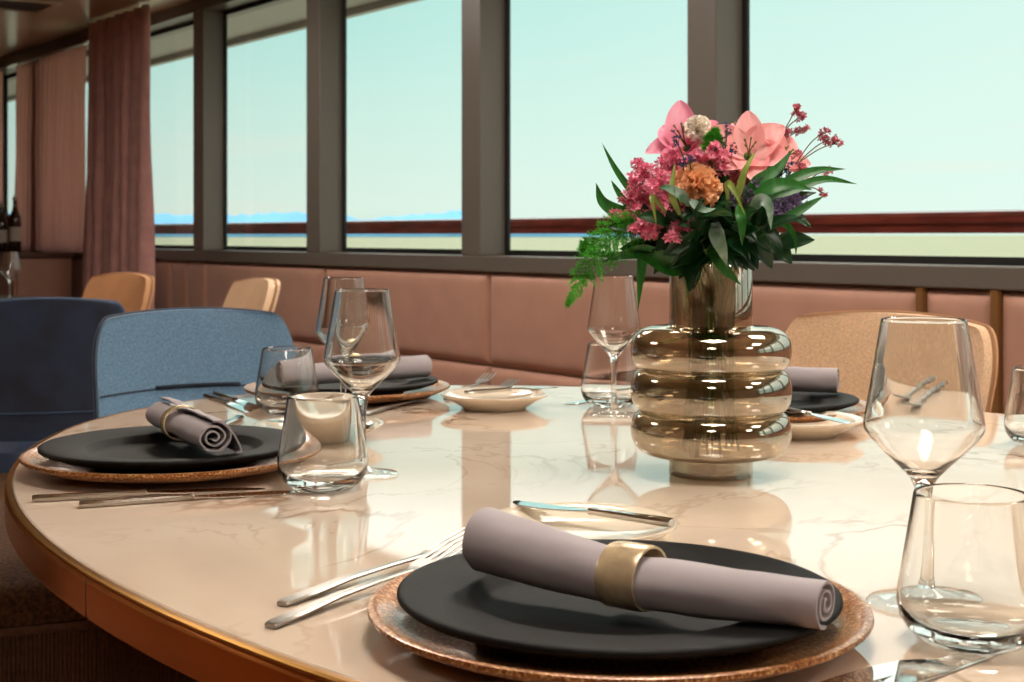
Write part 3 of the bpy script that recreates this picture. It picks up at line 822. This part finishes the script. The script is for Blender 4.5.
# violet sea lavender
GV = 'violet sea lavender sprays'
for hs, dd in (([(740, 190), (748, 196), (735, 200)], -.07), ([(757, 186), (762, 196), (752, 204)], -.07), ([(785, 204), (792, 210), (778, 208)], -.06), ([(798, 203), (790, 196), (784, 190)], -.05)):
    spray('violet blue sea lavender spray among the leaves at the lower right of the bouquet', [V(x, y, dd + random.uniform(-.01, .01)) for x, y in hs], 'violet', GV, .0030, 20, .0095, 'stem', 'sea_lavender_spray')
spray('bright pink statice sprig under the coral lily blooms', [V(736, 180, -.03), V(728, 188, -.035), V(746, 184, -.03)], 'dustypink', None, .0036, 26, .011)
for hs, dd, lb in (([(727, 132), (722, 143), (731, 150)], -.06, 'dark blue sea lavender dots between cream carnation and coral lily'), ([(689, 160), (683, 163), (676, 140)], -.085, 'dark blue sea lavender dots over the pink statice'),
                   ([(778, 172), (789, 168), (770, 178)], -.06, 'dark blue sea lavender dots below the coral lilies')):
    spray(lb, [V(x, y, dd) for x, y in hs], 'bluebead', None, .0022, 11, .0075, 'stem', 'sea_lavender_spray')

def blade(label, pts, wd, mat='blade', group=None, name='grass_blade', twist=.5, fold=.25, stemr=.0011):
    """pts: path from the bouquet outwards to the tip"""
    t = thing(name, label, 'leaf', group=group)
    P = catmull(pts, 18); mb = MB(); rows = []
    for i, p in enumerate(P):
        v = i/18; tg = (P[min(i+1, 18)] - P[max(i-1, 0)]).normalized()
        nr = (TOCAM + UPV*twist*.6 + RIGHT*.2*math.sin(twist*9)); nr = (nr - tg*nr.dot(tg)).normalized()
        sd = tg.cross(nr)
        w = wd*min(1, .45 + 2.2*v)*max(.02, (1 - v**2.6))
        rows.append([p - sd*w, p - sd*w*.5 - nr*fold*w*.4, p - nr*fold*w, p + sd*w*.5 - nr*fold*w*.4, p + sd*w])
    mb.loft(rows, False, False, closed=False); mb.obj('leaf', M[mat], t)
    mb = MB(); mb.tube(neck_path(P[0]), stemr, 5); mb.obj('stem', M['stem'], t); return t
B = lambda *q: [V(x, y, d) for x, y, d in q]
blade('thin dark blade standing up highest on the left side', B((650, 215, -.02), (632, 192, -.02), (615, 168, -.02), (602, 143, -.02)), .0045)
blade('broad short blade on the left with its tip bent up', B((645, 218, -.03), (622, 213, -.03), (603, 202, -.03), (596, 183, -.03)), .0085)
blade('small blade between the two left blades', B((645, 215, -.02), (628, 205, -.02), (617, 190, -.02), (611, 180, -.02)), .0042)
blade('wide green blade lying across the coral lilies on the right', B((745, 195, -.08), (760, 180, -.085), (778, 168, -.085), (793, 149, -.08)), .0075)
blade('upper long blade arching out to the right', B((770, 195, -.06), (795, 178, -.06), (818, 170, -.06), (846, 169, -.06)), .0062)
blade('longest blade arching right with drooping tip', B((760, 200, -.075), (795, 188, -.075), (825, 179, -.075), (857, 184, -.075)), .0060)
blade('wide blade in front of the violet flowers at right', B((755, 196, -.095), (772, 186, -.10), (792, 184, -.10), (812, 190, -.095)), .0085)
blade('blade pointing right below the dusty sprig', B((775, 225, -.07), (795, 213, -.07), (810, 204, -.07), (824, 196, -.07)), .0055)
blade('narrow blade hooking downwards at the lower right of the bouquet', B((770, 222, -.06), (786, 225, -.06), (795, 238, -.06), (796, 256, -.06)), .0038)
blade('cream striped leaf curling over at the right front', B((750, 212, -.10), (760, 200, -.115), (769, 206, -.12), (771, 230, -.12)), .0072, 'silverleaf', None, 'variegated_leaf')
blade('thin yellow green blade curving right of the carnation', B((728, 200, -.10), (728, 183, -.11), (736, 194, -.12), (745, 215, -.12)), .0036, 'bladeyellow')
blade('upright yellow green blade crossing the coral lily petals', B((738, 200, -.09), (741, 183, -.095), (747, 166, -.095), (757, 150, -.09)), .0042, 'bladeyellow')
blade('short green blade hanging straight down at front right', B((738, 205, -.10), (741, 216, -.115), (742, 230, -.115), (742, 246, -.11)), .0058)
blade('pointed green leaf hanging over the vase rim', B((712, 243, -.05), (717, 255, -.065), (726, 270, -.066), (741, 285, -.062)), .0085)
blade('long green leaf hanging straight down left of the vase neck', B((662, 250, -.05), (645, 254, -.05), (641, 275, -.05), (638, 310, -.05)), .0068)
blade('large folded leaf with pale edge reaching left from the vase rim', B((690, 268, -.055), (668, 264, -.06), (640, 252, -.06), (602, 262, -.06)), .0120, 'blade', None, 'grass_blade', .2, .8)
blade('pale thin blade hanging over the pink statice', B((668, 215, -.09), (652, 196, -.10), (654, 210, -.105), (657, 228, -.105)), .0026, 'bladeyellow')
blade('pale thin blade left of the apricot carnation', B((680, 215, -.10), (672, 196, -.11), (673, 178, -.105), (675, 162, -.10)), .0038, 'bladeyellow')
blade('silvery bent leaf in the dark centre below the carnation', B((715, 222, -.09), (717, 236, -.10), (722, 250, -.10), (727, 266, -.09)), .0085, 'silverleaf', None, 'variegated_leaf')
blade('grey green leaf tip at the left side of the carnation', B((690, 205, -.10), (680, 194, -.11), (668, 188, -.11), (658, 187, -.105)), .0055, 'silverleaf', None, 'variegated_leaf')
blade('pale curled leaf tip under the apricot carnation', B((690, 200, -.105), (698, 206, -.115), (706, 210, -.115), (716, 208, -.11)), .0048, 'silverleaf', None, 'variegated_leaf')

def sprig(label, base, tip, nleaf, ln, wd, group, seed):
    t = thing('ruscus_sprig', label, 'foliage', group=group); rnd = random.Random(seed)
    mb = MB(); P = catmull([base, base.lerp(tip, .5) + Vector((0, 0, .012)), tip], 12)
    mb.tube(P, [.0014*(1 - .6*i/12) for i in range(13)], 6)
    np_ = neck_path(base); mb.tube(np_, .0014, 6); mb.obj('stem', M['stem'], t)
    ml = MB()
    for k in range(nleaf):
        v = (k + .6)/nleaf; p = P[min(12, int(v*12))]; tg = (tip - base).normalized()
        s = 1 if k % 2 else -1
        side = tg.cross(TOCAM).normalized()*s
        d = (tg*.6 + side*.8 + Vector((rnd.uniform(-.3, .3), rnd.uniform(-.3, .3), rnd.uniform(-.4, .15))) + TOCAM*rnd.uniform(-.1, .5)).normalized()
        if k == nleaf - 1: d = tg
        nr = (TOCAM + UPV*.7 + Vector((rnd.uniform(-.5, .5), rnd.uniform(-.5, .5), rnd.uniform(-.4, .4)))).normalized()
        nr = (nr - d*nr.dot(d)).normalized()
        pm = petal_mesh(p, d, nr, ln*rnd.uniform(.8, 1.15), wd*rnd.uniform(.85, 1.1), .25, .3)
        ml.add(pm.v, pm.f)
    ml.obj('leaves', M['leafdark'], t); return t
GR = 'dark ruscus sprigs filling the bouquet'
LR = 'dark green leafy sprig filling the lower part of the bouquet'
sp = [((700, 252, -.03), (640, 232, -.06)), ((705, 250, -.035), (665, 225, -.09)), ((712, 250, -.04), (700, 215, -.10)), ((716, 250, -.04), (740, 222, -.10)), ((722, 250, -.035), (770, 228, -.07)),
      ((720, 254, -.03), (782, 244, -.05)), ((700, 256, -.035), (655, 250, -.05)), ((712, 252, .03), (690, 190, .03)), ((715, 252, .03), (745, 190, .02)), ((722, 252, .02), (790, 205, .0)), ((702, 252, .02), (650, 205, .0)),
      ((712, 246, -.045), (715, 195, -.055)), ((706, 254, -.05), (690, 240, -.095)), ((718, 254, -.05), (735, 240, -.09)), ((716, 240, -.02), (738, 165, -.005)), ((718, 240, -.02), (758, 180, -.015)), ((712, 240, -.03), (680, 180, -.03)), ((716, 240, -.03), (765, 185, -.03))]
for i, (a, b) in enumerate(sp):
    sprig(LR, V(*a), V(*b), 9, .036, .0105, GR, i)

def fern(label, path, side_len, seed, group=None):
    t = thing('asparagus_fern', label, 'foliage', group=group); rnd = random.Random(seed)
    P = catmull(path, 40); ms = MB(); ms.tube(P, [.0010*(1-.7*i/40)+.0003 for i in range(41)], 5); ms.tube(neck_path(P[0]), .0011, 5)
    mn = MB()
    def needles(q, tg, cnt, ln):
        for _ in range(cnt):
            v = Vector((rnd.gauss(0, 1), rnd.gauss(0, 1), rnd.gauss(0, 1))).normalized()
            d = (v + tg*.7).normalized(); s = d.orthogonal().normalized()*.00045; e = q + d*ln*rnd.uniform(.6, 1.2)
            s2 = d.cross(s)
            mn.add([q - s, q + s, e], [(0, 1, 2)]); mn.add([q - s2, q + s2, e], [(0, 1, 2)])
    for i in range(4, 41):
        tg = (P[min(i+1, 40)] - P[i-1]).normalized(); needles(P[i], tg, 6, .006)
        f = math.sin(PI*min(1, (i-2)/38*.9 + .1))
        for sgn in (-1, 1):
            side = (tg.cross(TOCAM).normalized()*sgn + tg*.55 + Vector((rnd.uniform(-.3, .3), rnd.uniform(-.3, .3), rnd.uniform(-.45, .1)))).normalized()
            ln = side_len*f*rnd.uniform(.5, 1.1); e = P[i] + side*ln + Vector((0, 0, -.15*ln))
            Q = catmull([P[i], P[i].lerp(e, .5) + Vector((0, 0, .1*ln)), e], 7); ms.tube(Q, .0003, 4, False)
            for k in range(1, 8): needles(Q[k], side, 5, .0055)
    ms.obj('stem', M['fern'], t); mn.obj('needles', M['fern'], t, smooth=False); return t
fern('feathery asparagus fern frond drooping to the left above the wine glass', B((672, 238, -.05), (640, 228, -.055), (610, 240, -.055), (590, 264, -.055), (568, 304, -.055)), .026, 3)
fern('short feathery fern frond above the drooping one', B((668, 232, -.06), (645, 222, -.065), (620, 226, -.065), (594, 244, -.065), (582, 250, -.065)), .020, 4)
fern('feathery fern tuft under the cream carnation', B((712, 165, -.06), (711, 150, -.06), (713, 140, -.06), (716, 130, -.055)), .010, 5)

# ------------------------------------------------------------------ chairs
def make_chair(label, inner, outer, seamc, group=None, slot=True, W=.46, top=.86, wrap=.05, recl=.30, name='dining_chair'):
    t = thing(name, label, 'chair', group=group)
    # local: sitter looks to -Y, back at +Y
    zs0, zs1 = .40, .48
    def back_pt(u, v, off):
        # rounded-rectangle outline
        z = .44 + (top - .44)*v
        w = W/2*(1 - .05*v)
        c = .26
        if v > 1 - c:
            q = (v - (1-c))/c; w *= 1 - .17*(1 - math.sqrt(max(0, 1 - q*q)))
        y = .20 + recl*(z - .44) - wrap*(abs(u)**2.2)*(1.25 - .55*v) + off
        if v < 0: y = max(y, .226 + off + .012*(1 - abs(u)**4))
        return (u*w, y, z - .012*(v)*(abs(u)**2)*1.0)
    nu, nv = 22, 18
    us = [math.sin(PI/2*(i/nu*2-1)) for i in range(nu+1)]
    vs = [math.sin(PI/2*(j/nv)) for j in range(nv+1)]
    def shell(off0, off1, rim, low=False):
        vv = [-.20, -.13, -.06] + vs if low else vs
        nv = len(vv) - 1
        mb = MB(); A = [[back_pt(u, v, off0 + rim*(max(abs(u)**10, max(v, 0)**14))) for u in us] for v in vv]; Bk = [[back_pt(u, v, off1 - rim*(max(abs(u)**10, max(v, 0)**14))) for u in us] for v in vv]
        mb.loft(A, False, False, closed=False)
        n0 = len(A)*(nu+1)
        mb.loft([r[::-1] for r in Bk], False, False, closed=False)
        o2 = n0
        def ia(j, i): return j*(nu+1) + i
        def ib(j, i): return o2 + j*(nu+1) + (nu - i)
        for i in range(nu):
            mb.f.append((ia(nv, i), ia(nv, i+1), ib(nv, i+1), ib(nv, i))); mb.f.append((ia(0, i+1), ia(0, i), ib(0, i), ib(0, i+1))); mb.mi += [0, 0]
        for j in range(nv):
            mb.f.append((ia(j+1, 0), ia(j, 0), ib(j, 0), ib(j+1, 0))); mb.f.append((ia(j, nu), ia(j+1, nu), ib(j+1, nu), ib(j, nu))); mb.mi += [0, 0]
        for k, f in enumerate(mb.f): pass
        return mb
    sh = shell(-.028, .004, .004); o = sh.obj('backrest', inner, t, auto=60)
    sh = shell(.0015, .020, .003, True); sh.obj('back_shell', outer, t, auto=60)
    # piping around the edge
    def edge(off):
        e = [back_pt(-1, v, off) for v in vs] + [back_pt(u, 1, off) for u in us[1:-1]] + [back_pt(1, v, off) for v in reversed(vs)]
        return e
    mb = MB(); mb.tube(edge(.004), .0045, 6); mb.obj('piping', seamc, t)
    zsl = .69
    v = (zsl - .44)/(top - .44)
    mb = MB(); mb.tube([Vector(back_pt(u*.98, v, -.0285)) for u in us], .0022, 5); mb.obj('seam', seamc, t)
    vb_ = (.52 - .44)/(top - .44)
    mb = MB(); mb.tube([Vector(back_pt(u*.98, vb_, .0200)) for u in us], .0022, 5); mb.obj('back_seam', seamc, t)
    if slot:
        mb = MB(); mb.tube([Vector(back_pt(-.42 + .84*i/10, v + .006, -.030)) for i in range(11)], .0048, 6); mb.obj('slot', M['seam'] if seamc is not M['goldseam'] else seamc, t)
    # seat
    def seat_ring(z, g, n_=48):
        out = []
        for k in range(n_):
            a = 2*PI*k/n_; c, s = math.cos(a), math.sin(a); e = 5
            out.append(((W/2-.012+g)*math.copysign(abs(c)**(2/e), c), (-.03) + (.220+g)*math.copysign(abs(s)**(2/e), s), z))
        return out
    mb = MB(); mb.loft([seat_ring(zs0, -.03), seat_ring(zs0+.005, -.008), seat_ring(zs0+.02, 0), seat_ring(zs1-.025, 0), seat_ring(zs1-.008, -.010), seat_ring(zs1, -.04)])
    mb.obj('seat', inner, t, auto=60)
    mb = MB(); mb.loft([seat_ring(zs0-.035, -.03), seat_ring(zs0-.03, -.012), seat_ring(zs0-.0005, -.012)]); mb.obj('seat_shell', outer, t, auto=60)
    for sx in (-1, 1):
        for sy in (-.19, .17):
            mb = MB(); mb.tube([(sx*.17, sy, zs0-.035), (sx*.205, sy*1.12, 0)], [.014, .009], 10); mb.obj('leg', M['blackmetal'], t)
    return t
def face(d):     # rotation so that local -Y points along d (viewer-aligned direction)
    v = DIR(*d); return math.atan2(v.y, v.x) + PI/2
def set_chair(t, back_top, d, z=.86, recl=.30):
    """place so that the middle of the back's top edge stands at back_top (viewer-aligned x, y)"""
    v = DIR(*d); p = R(*back_top); off = .20 + recl*(z - .44)
    q = p + v*off
    t.location = (q.x, q.y, 0); t.rotation_euler = (0, 0, face(d))
c1 = make_chair('blue tweed dining chair with navy velvet back across the table at left', M['tweedblue'], M['navy'], M['navy'], top=.85, W=.44)
set_chair(c1, (-.70, 3.03), (.46, -.89), .85)
c2 = make_chair('navy velvet chair seen from behind at the left picture edge', M['tweedblue'], M['navy'], M['bluelight'], slot=False, top=.838)
set_chair(c2, (-1.265, 3.78), (-.25, .97), .838)
# its velvet skirt below the back
c3 = make_chair('sand tweed dining chair across the table at right, behind the large wine glass', M['goldtweed'], M['tanleather'], M['goldseam'], top=.865, slot=False, W=.49)
set_chair(c3, (.725, 2.60), (-.80, -.60), .865)
c4 = make_chair('tan leather chair in front of the rose velvet curtain', M['tanleather'], M['tanleather'], M['goldseam'], slot=False, name='leather_chair', W=.41)
set_chair(c4, (-1.495, 5.5), (-.62, -.78))
c5 = make_chair('cream leather chair seen sideways in front of the rose wall panels', M['creamleather'], M['creamleather'], M['goldseam'], slot=False, name='leather_chair')
set_chair(c5, (-.845, 4.84), (-.88, -.47))
# boucle chair at the left end (seat under the table edge, back outside the picture)
arm = thing('boucle_chair', 'brown boucle chair with ribbed corduroy side at the lower left corner', 'chair')
fd = DIR(.93, .38); arm.rotation_euler = (0, 0, math.atan2(fd.y, fd.x) + PI/2)
sd = DIR(-.38, .93)
ac = R(-.60, 1.83) + sd*.32 - fd*.04
arm.location = (ac.x, ac.y, 0)
def rr(hx, hy, z, e=6, n_=72, cy=0):
    return [(hx*math.copysign(abs(math.cos(2*PI*k/n_))**(2/e), math.cos(2*PI*k/n_)), cy + hy*math.copysign(abs(math.sin(2*PI*k/n_))**(2/e), math.sin(2*PI*k/n_)), z) for k in range(n_)]
zt = .553
mb = MB(); mb.loft([rr(.32, .30, zt-.05), rr(.322, .302, zt-.03), rr(.316, .296, zt-.006), rr(.295, .275, zt+.002), rr(.20, .18, zt+.012)]); mb.obj('seat', M['brownboucle'], arm, auto=60)
mb = MB(); mb.loft([rr(.324, .304, zt-.062), rr(.329, .309, zt-.056), rr(.324, .304, zt-.05)], False, False); mb.obj('piping', M['corduroy'], arm)
rings = []
dense = rr(.320, .300, 0, 6, 6000); acc = [0.0]
for k in range(1, 6001):
    p, q = dense[k % 6000], dense[k-1]; acc.append(acc[-1] + math.hypot(p[0]-q[0], p[1]-q[1]))
NR = 2580; base = []; kk = 0
for i in range(NR):
    while acc[kk+1] < acc[-1]*i/NR: kk += 1
    f_ = (acc[-1]*i/NR - acc[kk])/max(1e-9, acc[kk+1] - acc[kk]); p, q = dense[kk], dense[(kk+1) % 6000]
    base.append((p[0] + (q[0]-p[0])*f_, p[1] + (q[1]-p[1])*f_, 0))
for z in (.14, .15, zt-.064, zt-.060):
    r_ = []
    for k, (x, y, _) in enumerate(base):
        q = .0032*abs(math.sin(PI*k/6)) - (.004 if z in (.14,) else 0)
        r_.append((x*(1 + q/.32), y*(1 + q/.30), z))
    rings.append(r_)
mb = MB(); mb.loft(rings); mb.obj('ribbed_base', M['corduroy'], arm, auto=50)
mb = MB()
rows = []
for z, y0, y1 in ((.46, .26, .33), (.60, .29, .38), (.74, .32, .41), (.82, .345, .42), (.85, .37, .40)):
    rows.append([(x*(1 - .03*(z > .8)), y, z) for x, y in [(-.31, y0), (-.2, y0+.02), (0, y0+.025), (.2, y0+.02), (.31, y0), (.315, (y0+y1)/2), (.31, y1), (0, y1+.02), (-.31, y1), (-.315, (y0+y1)/2)]])
mb.loft(rows); mb.obj('backrest', M['brownboucle'], arm, auto=60)
for sx in (-.25, .25):
    for sy in (-.23, .23):
        mb = MB(); mb.tube([(sx, sy, .15), (sx, sy, 0)], [.016, .012], 10); mb.obj('leg', M['blackmetal'], arm)

# ------------------------------------------------------------------ left background
tb = R(-2.36, 5.72); t2 = thing('side_table', 'dark round table behind the navy chair at the left edge', 'table', (tb.x, tb.y, 0))
mb = MB(); mb.lathe([(0, .71), (.44, .71), (.47, .72), (.48, .735), (.478, .742), (0, .742)], 64); mb.obj('tabletop', M['darkstone'], t2, auto=40)
mb = MB(); mb.lathe([(0, 0), (.25, 0), (.25, .015), (.05, .03), (.04, .69), (.12, .71), (0, .71)], 32); mb.obj('pedestal', M['blackmetal'], t2, auto=40)
g2 = dup(w0, PD(10, 302, 5.6), 0, 'small distant wine glass on the dark table at left edge'); g2.location.z = .7425
sx0, sx1 = s_at(82) + .0, -12.6
# service sideboard under the sheer curtain
xa, xb = s_at(80), -13.2
sbx = (xa + xb)/2
sb = thing('sideboard', 'dark topped sideboard under the sheer curtain at the left', 'sideboard', (sbx, 2.86, 0))
hw = abs(xa - xb)/2
boxobj('top', (-hw, hw, -.17, .22, .865, .895), M['darkwood'], sb, .004)
boxobj('body', (-hw+.02, hw-.02, -.13, .21, .08, .865), M['panel'], sb)
boxobj('plinth', (-hw+.04, hw-.04, -.11, .20, 0, .08), M['darkwood'], sb)
nd = 4
for k in range(nd):
    a = -hw + .03 + k*(2*hw-.06)/nd; b = a + (2*hw-.06)/nd - .006
    boxobj('door', (a, b, -.15, -.13, .10, .85), M['panel'], sb, .003)
def bottle(px, d, h, label):
    t = thing('oil_bottle', label, 'bottle', (s_at(px, d), d, .8955), group=None)
    k = h/.36
    mb = MB(); mb.lathe([(0, 0), (.036, 0), (.039, .004), (.039, .19*k), (.036, .22*k), (.020, .255*k), (.014, .28*k), (.0135, .315*k), (.015, .32*k), (0, .32*k)], 32); mb.obj('bottle_body', M['bottle'], t, auto=40)
    mb = MB(); mb.lathe([(.0395, .07*k), (.0397, .071*k), (.0397, .155*k), (.0395, .156*k)], 32); mb.obj('label', M['label'], t)
    mb = MB(); mb.lathe([(0, .318*k), (.016, .318*k), (.016, .335*k), (.007, .342*k), (.004, .36*k), (0, .36*k)], 20); mb.obj('pourer', M['bottlecap'], t, auto=40)
bottle(15, 2.86, .385, 'taller dark bottle with pourer on the sideboard at left')
bottle(1.5, 2.80, .34, 'dark bottle on the sideboard cut by the left picture edge')
bottle(7.5, 2.92, .27, 'short amber bottle on the sideboard between two taller ones')
# curtains
def curtain(name, label, x0, x1, y, z0, z1, folds, amp, m, gather=.0, cat='curtain', seed=0):
    mb = MB(); nx = folds*14; nz = 26; th = .004; front = []
    for j in range(nz+1):
        v = j/nz; row = []
        for i in range(nx+1):
            u = i/nx; ph = u*folds*2*PI + .5*noise.noise(Vector((u*6, v*1.5, seed)))*3
            a = amp*(.55 + .45*(1-v)) * (1 + .5*noise.noise(Vector((u*9, 1, seed))))
            xx = x0 + (x1-x0)*u + .3*amp*math.cos(ph)
            row.append((xx, y + a*math.sin(ph) + .01*noise.noise(Vector((u*4, v*3, seed+4))), z0 + (z1-z0)*v))
        front.append(row)
    back = [[(p[0], p[1]+th, p[2]) for p in r][::-1] for r in front]
    mb.loft([f + b for f, b in zip(front, back)], True, True)
    o = mb.obj(name, m, smooth=True); tag(o, label, cat); return o
zt_ = ZC - .015
curtain('drape', 'heavy rose velvet curtain gathered floor length beside the first window', s_at(87, WP-.17), s_at(149, WP-.17), WP - .17, .02, zt_, 7, .055, M['velvet'], seed=2)
curtain('sheer_curtain', 'sheer rose voile curtain behind the sideboard left of the velvet curtain', s_at(28) - .1, s_at(92), WP - .05, .90, 2.19, 16, .030, M['sheer'], seed=5)
curtain('sheer_curtain', 'sheer curtain strip cut by the left picture edge', s_at(28) - 2.4, s_at(9), WP - .05, .90, 2.19, 10, .030, M['sheer'], seed=7)
cr = thing('curtain_rail', 'dark curtain track along the ceiling over the sheer curtains', 'curtain rail', (s_at(50), WP - .06, ZC))
boxobj('track', (-3.0, 1.3, -.03, .03, -.075, 0), M['darkwood'], cr)

# ------------------------------------------------------------------ world, camera
w = bpy.data.worlds.new('sky'); bpy.context.scene.world = w; w.use_nodes = True
nt = w.node_tree
for n_ in list(nt.nodes): nt.nodes.remove(n_)
wo = nt.nodes.new('ShaderNodeOutputWorld'); bg = nt.nodes.new('ShaderNodeBackground'); L(nt, bg.outputs[0], wo.inputs[0])
tc = N(nt, 'TexCoord'); sep = N(nt, 'SeparateXYZ'); L(nt, tc.outputs['Generated'], sep.inputs[0])
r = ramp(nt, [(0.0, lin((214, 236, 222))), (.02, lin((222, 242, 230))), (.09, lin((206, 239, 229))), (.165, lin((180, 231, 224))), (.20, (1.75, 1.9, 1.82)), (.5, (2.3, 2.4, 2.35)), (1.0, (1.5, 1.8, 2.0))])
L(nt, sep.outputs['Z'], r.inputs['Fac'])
# brighter, whiter sky towards the right-hand windows
dotn = N(nt, 'VectorMath', operation='DOT_PRODUCT'); dr = DIR(.75, .66); dotn.inputs[1].default_value = dr
L(nt, tc.outputs['Generated'], dotn.inputs[0])
mr = N(nt, 'MapRange'); mr.inputs['From Min'].default_value = .55; mr.inputs['From Max'].default_value = .95; mr.inputs['To Min'].default_value = 0; mr.inputs['To Max'].default_value = .85
L(nt, dotn.outputs['Value'], mr.inputs['Value'])
mx = N(nt, 'MixRGB'); mx.inputs['Color2'].default_value = (*lin((226, 248, 240)), 1)
L(nt, mr.outputs[0], mx.inputs['Fac']); L(nt, r.outputs[0], mx.inputs['Color1'])
# thin cream cloud streaks
mp = N(nt, 'Mapping'); mp.inputs['Scale'].default_value = (1.6, 1.6, 22); L(nt, tc.outputs['Generated'], mp.inputs['Vector'])
cn = N(nt, 'TexNoise', Scale=2.2, Detail=5.0); L(nt, mp.outputs[0], cn.inputs['Vector'])
cr_ = ramp(nt, [(.58, (0, 0, 0)), (.72, (1, 1, 1))]); L(nt, cn.outputs['Fac'], cr_.inputs['Fac'])
cm = N(nt, 'Math', operation='MULTIPLY'); cm.inputs[1].default_value = .35; L(nt, cr_.outputs[0], cm.inputs[0])
mx2 = N(nt, 'MixRGB'); mx2.inputs['Color2'].default_value = (*lin((240, 238, 222)), 1)
L(nt, cm.outputs[0], mx2.inputs['Fac']); L(nt, mx.outputs[0], mx2.inputs['Color1'])
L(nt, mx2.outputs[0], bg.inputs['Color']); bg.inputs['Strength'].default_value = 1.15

cam = bpy.data.cameras.new('camera'); co = bpy.data.objects.new('camera', cam); C.objects.link(co)
cam.sensor_width = 36; cam.lens = F*36/1024; cam.shift_y = -(341 - HY)/1024
cam.clip_start = .05; cam.clip_end = 60000
co.location = (0, 0, EYE); v = DIR(0, 1); co.rotation_euler = (PI/2, 0, math.atan2(v.y, v.x) - PI/2)
cam.dof.use_dof = True; cam.dof.focus_distance = 1.25; cam.dof.aperture_fstop = 16
S = bpy.context.scene; S.camera = co
S.view_settings.view_transform = 'Standard'; S.view_settings.look = 'None'; S.view_settings.exposure = 0.0; S.view_settings.gamma = 1
S.view_settings.use_curve_mapping = False
cy = S.cycles
cy.max_bounces = 14; cy.transmission_bounces = 14; cy.transparent_max_bounces = 20; cy.glossy_bounces = 6; cy.diffuse_bounces = 4
cy.caustics_reflective = True; cy.caustics_refractive = True; cy.blur_glossy = .3; cy.sample_clamp_indirect = 10
cy.use_denoising = True
